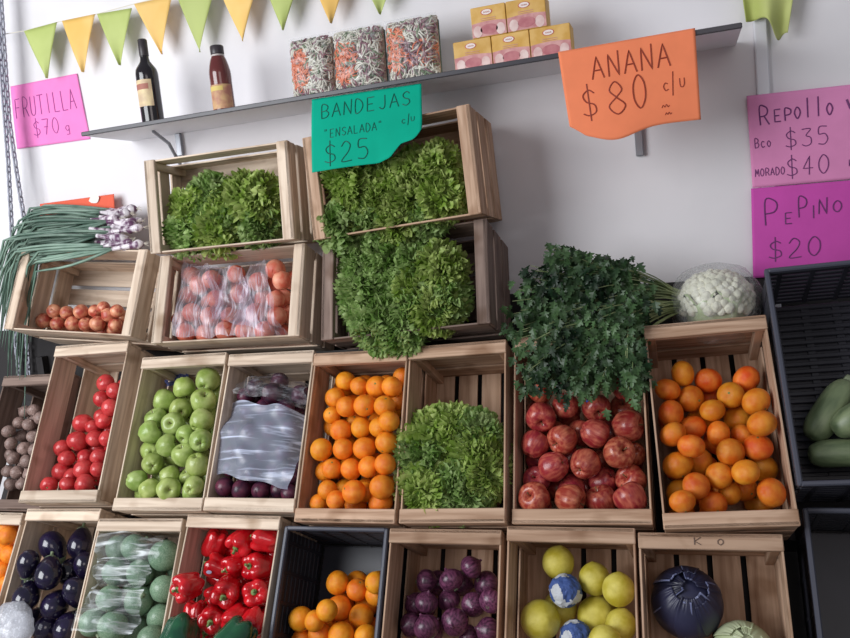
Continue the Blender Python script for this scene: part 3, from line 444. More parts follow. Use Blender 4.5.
FILL={
 'C1':[
  (-0.0463,-0.2159,-0.1264,0.0304),(0.0151,-0.2159,-0.1104,0.0304),(-0.0773,-0.1624,-0.1704,0.0304),(-0.0159,-0.1624,-0.1464,0.0304),(0.0455,-0.1624,-0.1224,0.0304),(-0.1077,-0.1089,-0.1664,0.0304),
  (-0.0463,-0.1089,-0.1584,0.0304),(0.0151,-0.1089,-0.1544,0.0304),(0.0765,-0.1089,-0.1464,0.0304),(-0.0773,-0.0554,-0.1504,0.0304),(-0.0159,-0.0554,-0.1464,0.0304),(0.0455,-0.0554,-0.1464,0.0304),
  (-0.0463,-0.0019,-0.1784,0.0304),(0.0151,-0.0019,-0.1584,0.0304),(0.0765,-0.0019,-0.1264,0.0304),(-0.0159,0.0516,-0.1424,0.0304),(0.0455,0.0516,-0.1504,0.0304),(0.0151,0.1051,-0.1584,0.0304),
  (0.0765,0.1051,-0.1464,0.0304),(0.0455,0.1586,-0.1464,0.0304)],
 'C2':[
  (-0.1086,-0.1894,-0.1568,0.0375),(-0.0328,-0.1894,-0.0968,0.0375),(0.043,-0.1894,-0.1128,0.0375),(-0.0711,-0.1234,-0.1048,0.0375),(0.0047,-0.1234,-0.1328,0.0375),(0.0805,-0.1234,-0.1368,0.0375),
  (-0.1086,-0.0574,-0.1488,0.0375),(-0.0328,-0.0574,-0.1008,0.0375),(0.043,-0.0574,-0.1048,0.0375),(-0.0711,0.0087,-0.1128,0.0375),(0.0047,0.0087,-0.1128,0.0375),(0.0805,0.0087,-0.0968,0.0375),
  (-0.1086,0.0747,-0.1488,0.0375),(-0.0328,0.0747,-0.1568,0.0375),(0.043,0.0747,-0.1208,0.0375),(-0.0711,0.1408,-0.1568,0.0375),(0.0047,0.1408,-0.1808,0.0375)],
 'C3':[
  (-0.106,-0.1918,-0.0925,0.0309),(-0.0436,-0.1918,-0.0925,0.0309),(0.0187,-0.1918,-0.0965,0.0309),(0.0811,-0.1918,-0.1085,0.0309),(-0.0751,-0.1375,-0.1085,0.0309),(-0.0128,-0.1375,-0.1125,0.0309),
  (0.0496,-0.1375,-0.1285,0.0309),(-0.106,-0.0832,-0.1125,0.0309),(-0.0436,-0.0832,-0.0925,0.0309),(0.0187,-0.0832,-0.1245,0.0309),(0.0811,-0.0832,-0.1165,0.0309),(-0.0751,-0.0288,-0.0965,0.0309),
  (-0.0128,-0.0288,-0.1005,0.0309),(0.0496,-0.0288,-0.1165,0.0309),(-0.106,0.0255,-0.1085,0.0309),(-0.0436,0.0255,-0.0965,0.0309),(0.0187,0.0255,-0.1125,0.0309),(0.0811,0.0255,-0.1285,0.0309),
  (-0.0751,0.0799,-0.1285,0.0309),(-0.0128,0.0799,-0.1245,0.0309),(0.0496,0.0799,-0.1205,0.0309),(-0.106,0.1342,-0.1285,0.0309),(-0.0436,0.1342,-0.1045,0.0309),(0.0187,0.1342,-0.1205,0.0309)],
 'C4':[
  (-0.1032,-0.1944,-0.153,0.0356),(-0.0312,-0.1944,-0.169,0.0356),(0.0407,-0.1944,-0.145,0.0356),(-0.0676,-0.1317,-0.149,0.0356),(0.0044,-0.1317,-0.141,0.0356),(0.0764,-0.1317,-0.113,0.0356),
  (-0.1032,-0.069,-0.137,0.0356),(-0.0312,-0.069,-0.097,0.0356),(0.0407,-0.069,-0.101,0.0356),(-0.0676,-0.0063,-0.113,0.0356),(0.0044,-0.0063,-0.109,0.0356),(0.0764,-0.0063,-0.101,0.0356),
  (-0.1032,0.0564,-0.169,0.0356),(-0.0312,0.0564,-0.101,0.0356),(0.0407,0.0564,-0.101,0.0356),(-0.0676,0.1191,-0.125,0.0356),(0.0044,0.1191,-0.109,0.0356),(0.0764,0.1191,-0.165,0.0356),
  (-0.1032,0.1818,-0.137,0.0356),(-0.0312,0.1818,-0.129,0.0356),(0.0407,0.1818,-0.137,0.0356)],
 'C6':[
  (-0.1248,-0.1981,-0.1212,0.0389),(-0.0461,-0.1981,-0.1692,0.0389),(0.0326,-0.1981,-0.1612,0.0389),(0.1112,-0.1981,-0.1372,0.0389),(-0.0858,-0.1295,-0.1692,0.0389),(-0.0072,-0.1295,-0.1892,0.0389),
  (0.0715,-0.1295,-0.2092,0.0389),(-0.1248,-0.0609,-0.1332,0.0389),(-0.0461,-0.0609,-0.1292,0.0389),(0.0326,-0.0609,-0.1812,0.0389),(0.1112,-0.0609,-0.1812,0.0389),(-0.0858,0.0076,-0.1252,0.0389),
  (-0.0072,0.0076,-0.1212,0.0389),(0.0715,0.0076,-0.1332,0.0389),(-0.1248,0.0762,-0.1252,0.0389),(-0.0461,0.0762,-0.1532,0.0389),(0.0326,0.0762,-0.1452,0.0389),(0.1112,0.0762,-0.1252,0.0389)],
 'C7':[
  (-0.104,-0.2076,-0.1479,0.0356),(-0.032,-0.2076,-0.1479,0.0356),(-0.0683,-0.1449,-0.1559,0.0356),(0.0036,-0.1449,-0.1919,0.0356),(-0.104,-0.0822,-0.1559,0.0356),(-0.032,-0.0822,-0.1799,0.0356),
  (0.04,-0.0822,-0.1679,0.0356),(-0.0683,-0.0195,-0.1759,0.0356),(0.0036,-0.0195,-0.1599,0.0356),(0.0756,-0.0195,-0.1919,0.0356),(-0.104,0.0432,-0.1519,0.0356),(-0.032,0.0432,-0.1719,0.0356),
  (-0.0683,0.1059,-0.1839,0.0356),(0.0036,0.1059,-0.1879,0.0356),(0.0756,0.1059,-0.1959,0.0356)],
 'D4':[
  (-0.1119,-0.0662,-0.185,0.0356),(-0.0399,-0.0662,-0.165,0.0356),(0.032,-0.0662,-0.161,0.0356),(-0.0763,-0.0035,-0.169,0.0356),(-0.0043,-0.0035,-0.185,0.0356),(0.0677,-0.0035,-0.205,0.0356),
  (-0.0399,0.0592,-0.201,0.0356),(0.032,0.0592,-0.205,0.0356),(0.104,0.0592,-0.201,0.0356),(-0.0043,0.1219,-0.205,0.0356),(0.0677,0.1219,-0.193,0.0356)],
 'D5':[
  (-0.0721,0.0023,-0.1667,0.0361),(-0.1082,0.0658,-0.2027,0.0361),(-0.0721,0.1294,-0.1987,0.0361),(0.0008,0.1294,-0.1907,0.0361),(0.0738,0.1294,-0.1787,0.0361)],
 'D6':[
  (-0.0549,0.0702,-0.1962,0.0475)],
 'B1':[
  (-0.1687,-0.0996,-0.1841,0.0276),(-0.1131,-0.0996,-0.1881,0.0276),(-0.0574,-0.0996,-0.1801,0.0276),(-0.0018,-0.0996,-0.1841,0.0276),(0.0539,-0.0996,-0.1681,0.0276),(-0.1968,-0.0511,-0.1801,0.0276),
  (-0.1412,-0.0511,-0.1881,0.0276),(-0.0855,-0.0511,-0.1841,0.0276),(-0.0299,-0.0511,-0.1961,0.0276),(0.0258,-0.0511,-0.1761,0.0276),(0.0814,-0.0511,-0.1681,0.0276)],
 'B2':[
  (-0.2172,-0.0943,-0.1339,0.0328),(-0.151,-0.0943,-0.1739,0.0328),(-0.0848,-0.0943,-0.1539,0.0328),(-0.0185,-0.0943,-0.1499,0.0328),(0.0477,-0.0943,-0.1659,0.0328),(0.1139,-0.0943,-0.1659,0.0328),
  (-0.1844,-0.0367,-0.1339,0.0328),(-0.1182,-0.0367,-0.1459,0.0328),(-0.052,-0.0367,-0.1659,0.0328),(0.0142,-0.0367,-0.1539,0.0328),(0.0804,-0.0367,-0.1579,0.0328),(0.1466,-0.0367,-0.1539,0.0328),
  (-0.151,0.021,-0.1419,0.0328),(-0.0848,0.021,-0.1659,0.0328),(0.0477,0.021,-0.1459,0.0328),(0.1139,0.021,-0.1619,0.0328),(-0.1844,0.0787,-0.1539,0.0328),(-0.1182,0.0787,-0.1299,0.0328),
  (-0.052,0.0787,-0.1579,0.0328),(0.0142,0.0787,-0.1539,0.0328),(0.0804,0.0787,-0.1579,0.0328),(0.1466,0.0787,-0.1499,0.0328)],
 'C0':[
  (-0.1203,-0.1104,-0.1653,0.0247),(-0.0704,-0.1104,-0.1413,0.0247),(-0.0205,-0.1104,-0.1533,0.0247),(-0.0956,-0.0669,-0.1373,0.0247),(-0.0457,-0.0669,-0.1413,0.0247),(-0.1203,-0.0234,-0.1413,0.0247),
  (-0.0704,-0.0234,-0.1373,0.0247),(-0.0205,-0.0234,-0.1413,0.0247),(-0.0956,0.0201,-0.1493,0.0247),(-0.0457,0.0201,-0.1533,0.0247),(-0.1203,0.0635,-0.1653,0.0247),(-0.0704,0.0635,-0.1533,0.0247),
  (-0.0205,0.0635,-0.1293,0.0247),(-0.0956,0.107,-0.1333,0.0247),(-0.0457,0.107,-0.1453,0.0247)],
 'D0':[
  (0.0702,-0.0083,-0.1627,0.0356),(0.0345,0.0544,-0.1467,0.0356),(0.1065,0.0544,-0.1307,0.0356),(0.0702,0.1171,-0.1427,0.0356),(0.0345,0.1798,-0.1507,0.0356),(0.1065,0.1798,-0.1067,0.0356)],
 'D2':[
  (-0.0529,-0.1075,-0.1405,0.0437),(0.0353,-0.1075,-0.1485,0.0437),(-0.0966,-0.0306,-0.1245,0.0437),(-0.0084,-0.0306,-0.1685,0.0437),(0.0799,-0.0306,-0.1525,0.0437),(-0.0529,0.0464,-0.1205,0.0437),
  (0.0353,0.0464,-0.1205,0.0437),(-0.0966,0.1233,-0.1245,0.0437),(-0.0084,0.1233,-0.1285,0.0437),(0.0799,0.1233,-0.1405,0.0437)],
 'D3':[
  (-0.1042,-0.0465,-0.1412,0.0408),(-0.0217,-0.0465,-0.1172,0.0408),(0.0609,-0.0465,-0.1172,0.0408),(-0.0633,0.0254,-0.1052,0.0408),(0.0192,0.0254,-0.1172,0.0408),(0.1017,0.0254,-0.1452,0.0408),
  (-0.1042,0.0972,-0.1612,0.0408),(-0.0217,0.0972,-0.1452,0.0408),(0.0609,0.0972,-0.1532,0.0408),(-0.0633,0.1691,-0.1652,0.0408),(0.0192,0.1691,-0.1332,0.0408),(0.1017,0.1691,-0.1292,0.0408)],
}



def crate_matrix(k):
    o, ex, ey, w_, h_, d_ = CRATES[k]
    ex, ey = Vector(ex), Vector(ey); ez = ex.cross(ey)
    base = Vector(o) - ez * d_
    return Matrix(((ex.x, ey.x, ez.x, base.x), (ex.y, ey.y, ez.y, base.y), (ex.z, ey.z, ez.z, base.z), (0, 0, 0, 1)))


CM = {k: crate_matrix(k) for k in CRATES}


def in_crate(k, px, py, z):
    """point at depth z (from the rim plane) in crate k that the photograph shows at px, py, in the crate's axes"""
    d = (CF_ + CR_ * ((px - 425) / FPX) - CU_ * ((py - 319) / FPX)).normalized()
    Mi = CM[k].inverted(); c = Mi @ CAM; dd = Mi.to_3x3() @ d
    t = (CRATES[k][5] + z - c.z) / dd.z
    return c + dd * t


def make_crate(k, tone, label, group='slatted wooden crates on the rack'):
    _, _, _, w_, h_, d_ = CRATES[k]
    lx = w_ > h_
    W, L_ = (h_, w_) if lx else (w_, h_)
    root = empty('wooden_crate', CM[k], label, 'crate', group)
    A, B = (1, 0) if lx else (0, 1)            # across and along axes

    def bx(mb, a, bb, z, da, db, dz, bev=.0015):
        c = [0, 0, z]; c[A] = a; c[B] = bb; s = [0, 0, dz]; s[A] = da; s[B] = db
        mb.box(c, s, bev=bev)
    ma, mbb, mz = WOOD[tone, A], WOOD[tone, B], WOOD[tone, 2]
    te, ts = .010, .005
    for sg in (-1, 1):
        m = MB(); n = 3; gap = .016; hh = (d_ - .006 - gap * (n - 1)) / n
        for i in range(n):
            bx(m, 0, sg * (L_ / 2 - te / 2), .006 + hh / 2 + i * (hh + gap), W - .002, te, hh)
        m.build('end_panel', ma, root)
        m = MB(); bx(m, 0, sg * (L_ / 2 - .019 + .001), d_ - .009, W + .002, .038, .018, .002)
        m.build('rim_bar', ma, root)
        m = MB(); hh = (d_ - .03) / 2 - .012
        for i in range(2):
            bx(m, sg * (W / 2 - ts / 2), 0, .006 + hh / 2 + i * (hh + .042), ts, L_ - 2 * te, hh, .001)
        m.build('side_panel', mbb, root)
        for s2 in (-1, 1):
            m = MB(); bx(m, s2 * (W / 2 - ts - .011), sg * (L_ / 2 - te - .011), d_ / 2 - .006, .022, .022, d_ - .026)
            m.build('corner_post', mz, root)
    m = MB(); n = 4; g = .014; ww = (W - .004 - g * (n - 1)) / n
    for i in range(n):
        bx(m, -W / 2 + .002 + ww / 2 + i * (ww + g), 0, .003, ww, L_ - .004, .006, .001)
    m.build('bottom_panel', mbb, root)
    return root


for k, tone, lab in (
    ('A1', 'pale', 'pale wooden crate of curly lettuce lying on its side, topmost on the left'),
    ('A2', 'warm', 'tan wooden crate of curly lettuce lying on its side under the green price sign'),
    ('B1', 'pale', 'whitish wooden crate, nearly empty, with a few reddish fruits, below the spring onions'),
    ('B2', 'pale', 'wooden crate lying on its side holding peaches in clear plastic bags'),
    ('B3', 'old_and_shaded', 'dark weathered wooden crate with curly lettuce spilling out, below the green sign crate'),
    ('C0', 'old_and_shaded', 'wooden crate of small pale onions at the left edge beside the tomatoes'),  # dark wood tone stands in for the shade over this crate
    ('C1', 'pale', 'wooden crate of red tomatoes, tilted forward beside the green apples'),
    ('C2', 'pale', 'wooden crate filled with green apples'),
    ('C3', 'pale', 'wooden crate of dark plums covered with plastic film'),
    ('C4', 'warm', 'wooden crate filled to the rim with oranges, next to the plums'),
    ('C5', 'warm', 'half empty wooden crate with curly lettuce in its lower half'),
    ('C6', 'warm', 'wooden crate of red apples under the bunches of parsley'),
    ('C7', 'warm', 'wooden crate of tangerines next to the black plastic crate'),
    ('D0', 'pale', 'wooden crate of oranges cut off by the left edge, beside the eggplants'),
    ('D1', 'pale', 'wooden crate of dark eggplants in the bottom row'),
    ('D2', 'pale', 'wooden crate of round zucchini wrapped in clear plastic, bottom row'),
    ('D3', 'pale', 'wooden crate of red bell peppers in the bottom row'),
    ('D5', 'warm', 'wooden crate of purple onions in the bottom row'),
    ('D6', 'warm', 'wooden crate of yellow grapefruit in the bottom row'),
    ('D7', 'warm', 'wooden crate with a purple cabbage and a white cabbage, bottom row'),
):
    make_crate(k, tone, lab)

# black plastic crates
M_BLACK = skin('black_plastic', s2l(34, 34, 42), s2l(50, 50, 60), .42, 4, var=.05, spec=.5)
M_GREYRIM = plain('grey_plastic_rim', s2l(74, 76, 88), .4)


def plastic_crate(k, label, slots=True):
    _, _, _, w_, h_, d_ = CRATES[k]
    root = empty('plastic_crate', CM[k], label, 'crate', 'black plastic crates')
    for sg in (-1, 1):
        m = MB()
        nb = 9; p_ = (d_ - .03) / nb
        for i in range(nb): m.box((sg * (w_ / 2 - .004), 0, .01 + p_ * (i + .5)), (.005, h_ - .02, p_ * .62), bev=.001)
        for i in range(6): m.box((sg * (w_ / 2 - .004), -h_ / 2 + h_ * (i + .5) / 6, d_ / 2), (.007, .012, d_ - .02), bev=.001)
        if not slots: m.box((sg * (w_ / 2 - .0025), 0, d_ / 2), (.002, h_ - .02, d_ - .02))
        m.build('side_panel', M_BLACK, root)
        m = MB()
        if not slots: m.box((0, sg * (h_ / 2 - .0025), d_ / 2), (w_ - .02, .002, d_ - .02))
        for i in range(nb): m.box((0, sg * (h_ / 2 - .004), .01 + p_ * (i + .5)), (w_ - .02, .005, p_ * .62), bev=.001)
        for i in range(5): m.box((-w_ / 2 + w_ * (i + .5) / 5, sg * (h_ / 2 - .004), d_ / 2), (.012, .007, d_ - .02), bev=.001)
        m.build('end_panel', M_BLACK, root)
    m = MB(); nb = 26; p_ = (h_ - .02) / nb
    for i in range(nb): m.box((0, -h_ / 2 + .01 + p_ * (i + .5), .006), (w_ - .02, p_ * .6, .008), bev=.002)
    for i in range(5): m.box((-w_ / 2 + w_ * (i + .5) / 5, 0, .003), (.02, h_ - .02, .005), bev=.001)
    m.box((0, 0, -.001), (w_ - .02, h_ - .02, .002))
    if not slots: m.box((0, 0, .0115), (w_ - .03, h_ - .03, .003))
    m.build('bottom_panel', M_BLACK, root)
    m = MB()
    for sg in (-1, 1):
        m.box((sg * (w_ / 2 - .005), 0, d_ - .009), (.012, h_, .018), bev=.003)
        m.box((0, sg * (h_ / 2 - .005), d_ - .009), (w_ - .012, .012, .018), bev=.003)
    m.build('rim', M_GREYRIM, root)
    return root


plastic_crate('C8', 'tall black plastic crate with ribbed back holding zucchini, at the right edge')
plastic_crate('D4', 'black plastic crate half filled with oranges between the peppers and purple onions', False)
plastic_crate('D8', 'black plastic crate in deep shade below the zucchini crate', False)

# rack that carries the tilted crates
M_RACK = plain('dark_steel', s2l(44, 41, 42), .7, .0)
rack = empty('display_rack', (-.9, 2.3, 0), 'dark steel tiered rack carrying the crates against the white wall', 'rack')
rack_inv = Matrix.Translation((.9, -2.3, 0))


def rack_board(name, y0, z0, ty, tz, ln, x0, x1, th=.012):
    """a board whose top face runs from (y0, z0) along (ty, tz)"""
    t = Vector((0, ty, tz)).normalized(); n_ = Vector((0, -t.z, t.y))
    if n_.z < 0: n_ = -n_
    m = MB(); V = []
    for x in (x0, x1):
        for a in (0, ln):
            for q in (0, -th): V.append(Vector((x, y0, z0)) + t * a + n_ * q)
    m.add([rack_inv @ v for v in V], [(0, 1, 3, 2), (4, 6, 7, 5), (0, 4, 5, 1), (2, 3, 7, 6), (0, 2, 6, 4), (1, 5, 7, 3)])
    return m.build(name, M_RACK, rack)


for row, ref in (('C', 'C4'), ('D', 'D5')):
    o, ex, ey, w_, h_, d_ = CRATES[ref]
    ey = Vector(ey); ez = Vector((1, 0, 0)).cross(ey).normalized(); ey = Vector((0, ey.y, ey.z)).normalized()
    low = 1e9
    for k in CRATES:
        if k[0] == row:
            for sx in (-1, 1):
                for sy in (-1, 1):
                    low = min(low, ((CM[k] @ Vector((sx * CRATES[k][3] / 2, sy * CRATES[k][4] / 2, 0))) - Vector(o)).dot(Vector((0, -ey.z, ey.y)) if ez.y > 0 else ez))
    st = Vector(o) + ez * (low - .003) - ey * (h_ / 2 - .03)
    rack_board('shelf_board', st.y, st.z, ey.y, ey.z, .47, -2.52, .75)
o, ex, ey, w_, h_, d_ = CRATES['B2']; ez = Vector(ex).cross(Vector(ey)); ey = Vector(ey)
st = Vector(o) - ey * (h_ / 2 + .024) - ez * .13
rack_board('shelf_board', st.y, st.z, -ez.y, -ez.z, .11, -1.72, -.52, .008)
m = MB(); m.box(rack_inv @ Vector((-.92, 2.467, .61)), (3.5, .006, 1.2)); m.build('added_dark_panel', M_RACK, rack)  # dark sheet added so the gaps behind the crates look shaded
for x in (-2.4, -1.55, -.75, .05, .72):
    m = MB(); m.box(rack_inv @ Vector((x, 2.447, .55)), (.03, .03, 1.1)); m.build('post', M_RACK, rack)

# ------------------------------------------------------------------ fruit and vegetables
ORD = ['', 'first', 'second', 'third', 'fourth', 'fifth', 'sixth', 'seventh', 'eighth', 'ninth', 'tenth', 'eleventh', 'twelfth']


def where(row, col, nr, nc):
    r_ = 'top row' if row == 1 else ('bottom row' if row == nr else ORD[row] + ' row down')
    if nr == 1: r_ = 'single row'
    if nc == 1: return 'alone in ' + r_
    c_ = 'leftmost' if col == 1 else ('rightmost' if col == nc else ORD[col] + ' from left')
    return c_ + ' in ' + r_


def smooth_prof(pts, n):
    """Catmull-Rom through (r, z) profile points"""
    P = [Vector((a, b_, 0)) for a, b_ in pts]; out = []
    for i in range(len(P) - 1):
        p0 = P[max(i - 1, 0)]; p1 = P[i]; p2 = P[i + 1]; p3 = P[min(i + 2, len(P) - 1)]
        for j in range(n):
            t = j / n
            q = .5 * ((2 * p1) + (p2 - p0) * t + (2 * p0 - 5 * p1 + 4 * p2 - p3) * t * t + (3 * p1 - p0 - 3 * p2 + p3) * t ** 3)
            out.append((max(q.x, .004), q.y))
    out.append((max(P[-1].x, .004), P[-1].y))
    return out


M_STEM = skin('brown_stem', s2l(90, 70, 40), s2l(120, 100, 60), .7, 8)
M_GSTEM = skin('green_stem', s2l(80, 110, 50), s2l(130, 150, 90), .6, 8)
M_ORANGE = skin('orange_peel', s2l(236, 128, 20), s2l(248, 158, 44), .38, 1.6, var=.10, bump=.25, bscale=38, spec=.45, hue=.010)
M_TANG = skin('tangerine_peel', s2l(222, 108, 20), s2l(240, 150, 48), .36, 1.2, var=.13, bump=.25, bscale=34, spec=.45, hue=.018)
M_TOMATO = skin('tomato_skin', s2l(188, 44, 50), s2l(208, 76, 74), .26, 1.5, var=.12, spec=.55)
M_GAPPLE = skin('green_apple_skin', s2l(138, 160, 76), s2l(174, 190, 116), .30, 1.4, var=.10, spec=.5, hue=.012)
M_RAPPLE = skin('red_apple_skin', s2l(146, 40, 44), s2l(202, 112, 88), .28, 1.3, (3, 3, .8), var=.2, spec=.5, detail=5, lo=.40, hi=.74, hue=.014)
M_PLUM = skin('plum_skin', s2l(44, 22, 42), s2l(96, 40, 60), .36, 1.2, var=.25, spec=.45)
M_NECT = skin('nectarine_skin', s2l(170, 70, 56), s2l(222, 158, 122), .4, 1.3, var=.14, lo=.38, hi=.66)
M_PEACH = skin('peach_skin', s2l(206, 96, 72), s2l(232, 168, 138), .5, 1.1, var=.12, lo=.36, hi=.7)
M_ONION = skin('shaded_onion_skin', s2l(122, 98, 92), s2l(162, 138, 130), .5, 2, (3, 3, .6), var=.15)  # skin colour darkened to carry the shade in the left-edge crate
M_RONION = skin('purple_onion_skin', s2l(58, 26, 48), s2l(116, 64, 94), .32, 1.8, (3.5, 3.5, .5), var=.2)
M_GRAPE = skin('grapefruit_peel', s2l(188, 172, 50), s2l(222, 208, 100), .42, 1.2, var=.08, bump=.2, bscale=30)
M_EGG = skin('eggplant_skin', s2l(20, 16, 36), s2l(34, 26, 56), .16, 1.2, var=.2, spec=.6, coat=.3)
M_ZUCR = skin('round_zucchini_skin', s2l(92, 122, 96), s2l(140, 164, 136), .35, 14, var=.12, detail=4)
M_RPEP = skin('red_pepper_skin', s2l(180, 10, 24), s2l(208, 30, 38), .16, 1.2, var=.12, spec=.6, coat=.3)
M_GPEP = skin('green_pepper_skin', s2l(18, 66, 46), s2l(34, 90, 58), .18, 1.2, var=.12, spec=.6, coat=.3)
M_CALYX = skin('green_calyx', s2l(96, 116, 84), s2l(150, 162, 130), .6, 6)
M_PAPER_B = plain('blue_tissue', s2l(66, 90, 150), .6)
M_PAPER_W = plain('white_tissue', s2l(196, 200, 206), .7)


def child(root, mb, name, m, smooth=True): return mb.build(name, m, root, smooth)


def proto(kind):
    """one unit-sized (radius 1) fruit of each kind with its parts, built once; copies follow"""
    m = MB()
    if kind in ('orange', 'tangerine', 'grapefruit'):
        sq = {'orange': .96, 'tangerine': .86, 'grapefruit': .97}[kind]
        pr = smooth_prof([(.0, -sq * .985), (.5, -sq * .86), (.87, -sq * .5), (1, 0), (.87, sq * .5), (.5, sq * .87), (.2, sq * .965), (.06, sq * .95), (0, sq * .93)], 3)
        if kind == 'grapefruit': pr = smooth_prof([(.0, -1.04), (.14, -1.02), (.5, -.87), (.86, -.5), (.96, 0), (.84, .5), (.5, .84), (.2, .98), (.07, 1.03), (0, 1.03)], 3)
        m.lathe(pr, 28); o = m.build(kind, {'orange': M_ORANGE, 'tangerine': M_TANG, 'grapefruit': M_GRAPE}[kind], None, True)
        s_ = MB(); s_.lathe([(.0, sq * .9), (.09, sq * .93), (.085, sq * .97), (.02, sq * .985)], 8); child(o, s_, 'stem_button', M_GSTEM)
    elif kind in ('green_apple', 'red_apple'):
        pr = smooth_prof([(0, -.68), (.10, -.72), (.28, -.84), (.5, -.82), (.8, -.5), (.97, .0), (.98, .3), (.82, .68), (.5, .86), (.25, .80), (.09, .62), (0, .52)], 3)
        m.lathe(pr, 28, fn=lambda p, a, i: Vector((p.x * (1 + .018 * math.cos(5 * a)), p.y * (1 + .018 * math.cos(5 * a)), p.z + .03 * math.cos(5 * a) * (p.z < -.5))))
        o = m.build(kind, M_GAPPLE if kind == 'green_apple' else M_RAPPLE, None, True)
        s_ = MB(); s_.tube([(0, 0, .5), (.02, .01, .75), (.08, .03, .98)], [.035, .03, .045], 6); child(o, s_, 'stem', M_STEM)
        s_ = MB(); s_.lathe([(0, -.74), (.09, -.71), (.06, -.66), (0, -.65)], 7); child(o, s_, 'blossom_end', M_STEM)
    elif kind == 'tomato':
        pr = smooth_prof([(0, -.84), (.35, -.82), (.8, -.5), (1, 0), (.86, .5), (.5, .8), (.2, .82), (0, .74)], 3)
        m.lathe(pr, 26, fn=lambda p, a, i: Vector((p.x * (1 + .02 * math.cos(5 * a)), p.y * (1 + .02 * math.cos(5 * a)), p.z)))
        o = m.build(kind, M_TOMATO, None, True)
        s_ = MB(); s_.lathe([(0, .72), (.1, .78), (.08, .82), (.01, .83)], 8); child(o, s_, 'stem_scar', M_GSTEM)
    elif kind in ('plum', 'nectarine', 'peach'):
        pr = smooth_prof([(0, -.98), (.4, -.9), (.82, -.55), (.98, 0), (.84, .55), (.5, .84), (.2, .90), (.06, .84), (0, .78)], 3)
        m.lathe(pr, 26, fn=lambda p, a, i: p * (1 - .06 * max(0, 1 - abs(a - math.pi) / .35)))
        o = m.build(kind, {'plum': M_PLUM, 'nectarine': M_NECT, 'peach': M_PEACH}[kind], None, True)
        s_ = MB(); s_.lathe([(0, .76), (.07, .82), (.05, .86), (.01, .86)], 7); child(o, s_, 'stem_scar', M_STEM)
    elif kind in ('onion', 'red_onion'):
        pr = smooth_prof([(.0, -.86), (.12, -.84), (.5, -.76), (.88, -.42), (1, 0), (.86, .42), (.5, .72), (.2, .90), (.11, 1.0), (.10, 1.08), (.05, 1.1)], 3)
        m.lathe(pr, 24); o = m.build(kind, M_ONION if kind == 'onion' else M_RONION, None, True)
        s_ = MB()
        for i in range(9):
            a = i * .7; s_.tube([(.07 * math.cos(a), .07 * math.sin(a), -.83), (.16 * math.cos(a), .16 * math.sin(a), -.95)], [.02, .008], 4)
        child(o, s_, 'roots', M_CALYX)
    elif kind == 'eggplant':
        pr = smooth_prof([(0, -1.32), (.35, -1.25), (.75, -.92), (.98, -.3), (.9, .35), (.66, .9), (.46, 1.2), (.3, 1.32), (0, 1.34)], 3)
        m.lathe(pr, 26); o = m.build(kind, M_EGG, None, True)
        s_ = MB()
        s_.lathe([(.56, .95), (.55, 1.06), (.46, 1.2), (.33, 1.34), (.14, 1.4), (.11, 1.75), (.13, 1.8), (.02, 1.8)], 20,
                 fn=lambda p, a, i: Vector((p.x * 1.06, p.y * 1.06, p.z - (.22 * (math.cos(5 * a) + 1) if i < 2 else 0))))
        child(o, s_, 'calyx', M_CALYX)
    elif kind == 'round_zucchini':
        pr = smooth_prof([(0, -.92), (.3, -.92), (.8, -.6), (1, -.05), (.88, .5), (.5, .86), (.2, .95), (0, .95)], 3)
        m.lathe(pr, 30, fn=lambda p, a, i: Vector((p.x * (1 + .014 * math.cos(10 * a)), p.y * (1 + .014 * math.cos(10 * a)), p.z)))
        o = m.build(kind, M_ZUCR, None, True)
        s_ = MB(); s_.lathe([(.22, .92), (.17, 1.0), (.14, 1.2), (.15, 1.24), (.03, 1.24)], 10); child(o, s_, 'stem', M_CALYX)
    elif kind in ('red_pepper', 'green_pepper'):
        pr = smooth_prof([(0, -.82), (.2, -.9), (.5, -.95), (.78, -.7), (.9, -.1), (.98, .45), (.85, .82), (.5, .92), (.24, .78), (0, .7)], 3)
        def lob(p, a, i):
            k_ = 1.03 - .17 * (1 - abs(math.cos(2 * a))) ** 2.2 + .02 * math.cos(a)
            dz = .10 * math.cos(4 * a) * (min(1, math.hypot(p.x, p.y) / .5)) * (-1 if p.z < -.6 else (1 if p.z > .6 else 0))
            return Vector((p.x * k_, p.y * k_, p.z + dz))
        m.lathe(pr, 36, fn=lob); o = m.build(kind, M_RPEP if kind == 'red_pepper' else M_GPEP, None, True)
        s_ = MB(); s_.tube([(0, 0, .68), (.03, 0, .95), (.12, .03, 1.2)], [.13, .085, .11], 8); s_.lathe([(.24, .78), (.22, .84), (.1, .86), (.02, .86)], 10); child(o, s_, 'stem', M_GSTEM)
    return o


random.seed(11)
PROTO = {}; USED = {}
CRATE_NAME = {'C1': 'tomato crate', 'C2': 'green apple crate', 'C3': 'plum crate', 'C4': 'orange crate beside the plums', 'C6': 'red apple crate', 'C7': 'tangerine crate',
              'D4': 'black orange crate', 'D5': 'purple onion crate', 'D6': 'grapefruit crate', 'B1': 'crate below the spring onions', 'B2': 'bagged peach crate', 'C0': 'left-edge onion crate',
              'D0': 'left-edge orange crate', 'D1': 'eggplant crate', 'D2': 'bagged round zucchini crate', 'D3': 'red pepper crate'}
NOUN = {'green_apple': 'green apple', 'red_apple': 'red apple', 'red_onion': 'purple onion', 'round_zucchini': 'round green zucchini', 'red_pepper': 'red bell pepper', 'green_pepper': 'dark green bell pepper',
        'grapefruit': 'yellow grapefruit', 'onion': 'small pale onion', 'plum': 'dark plum', 'nectarine': 'reddish nectarine', 'tomato': 'red tomato', 'eggplant': 'dark eggplant'}


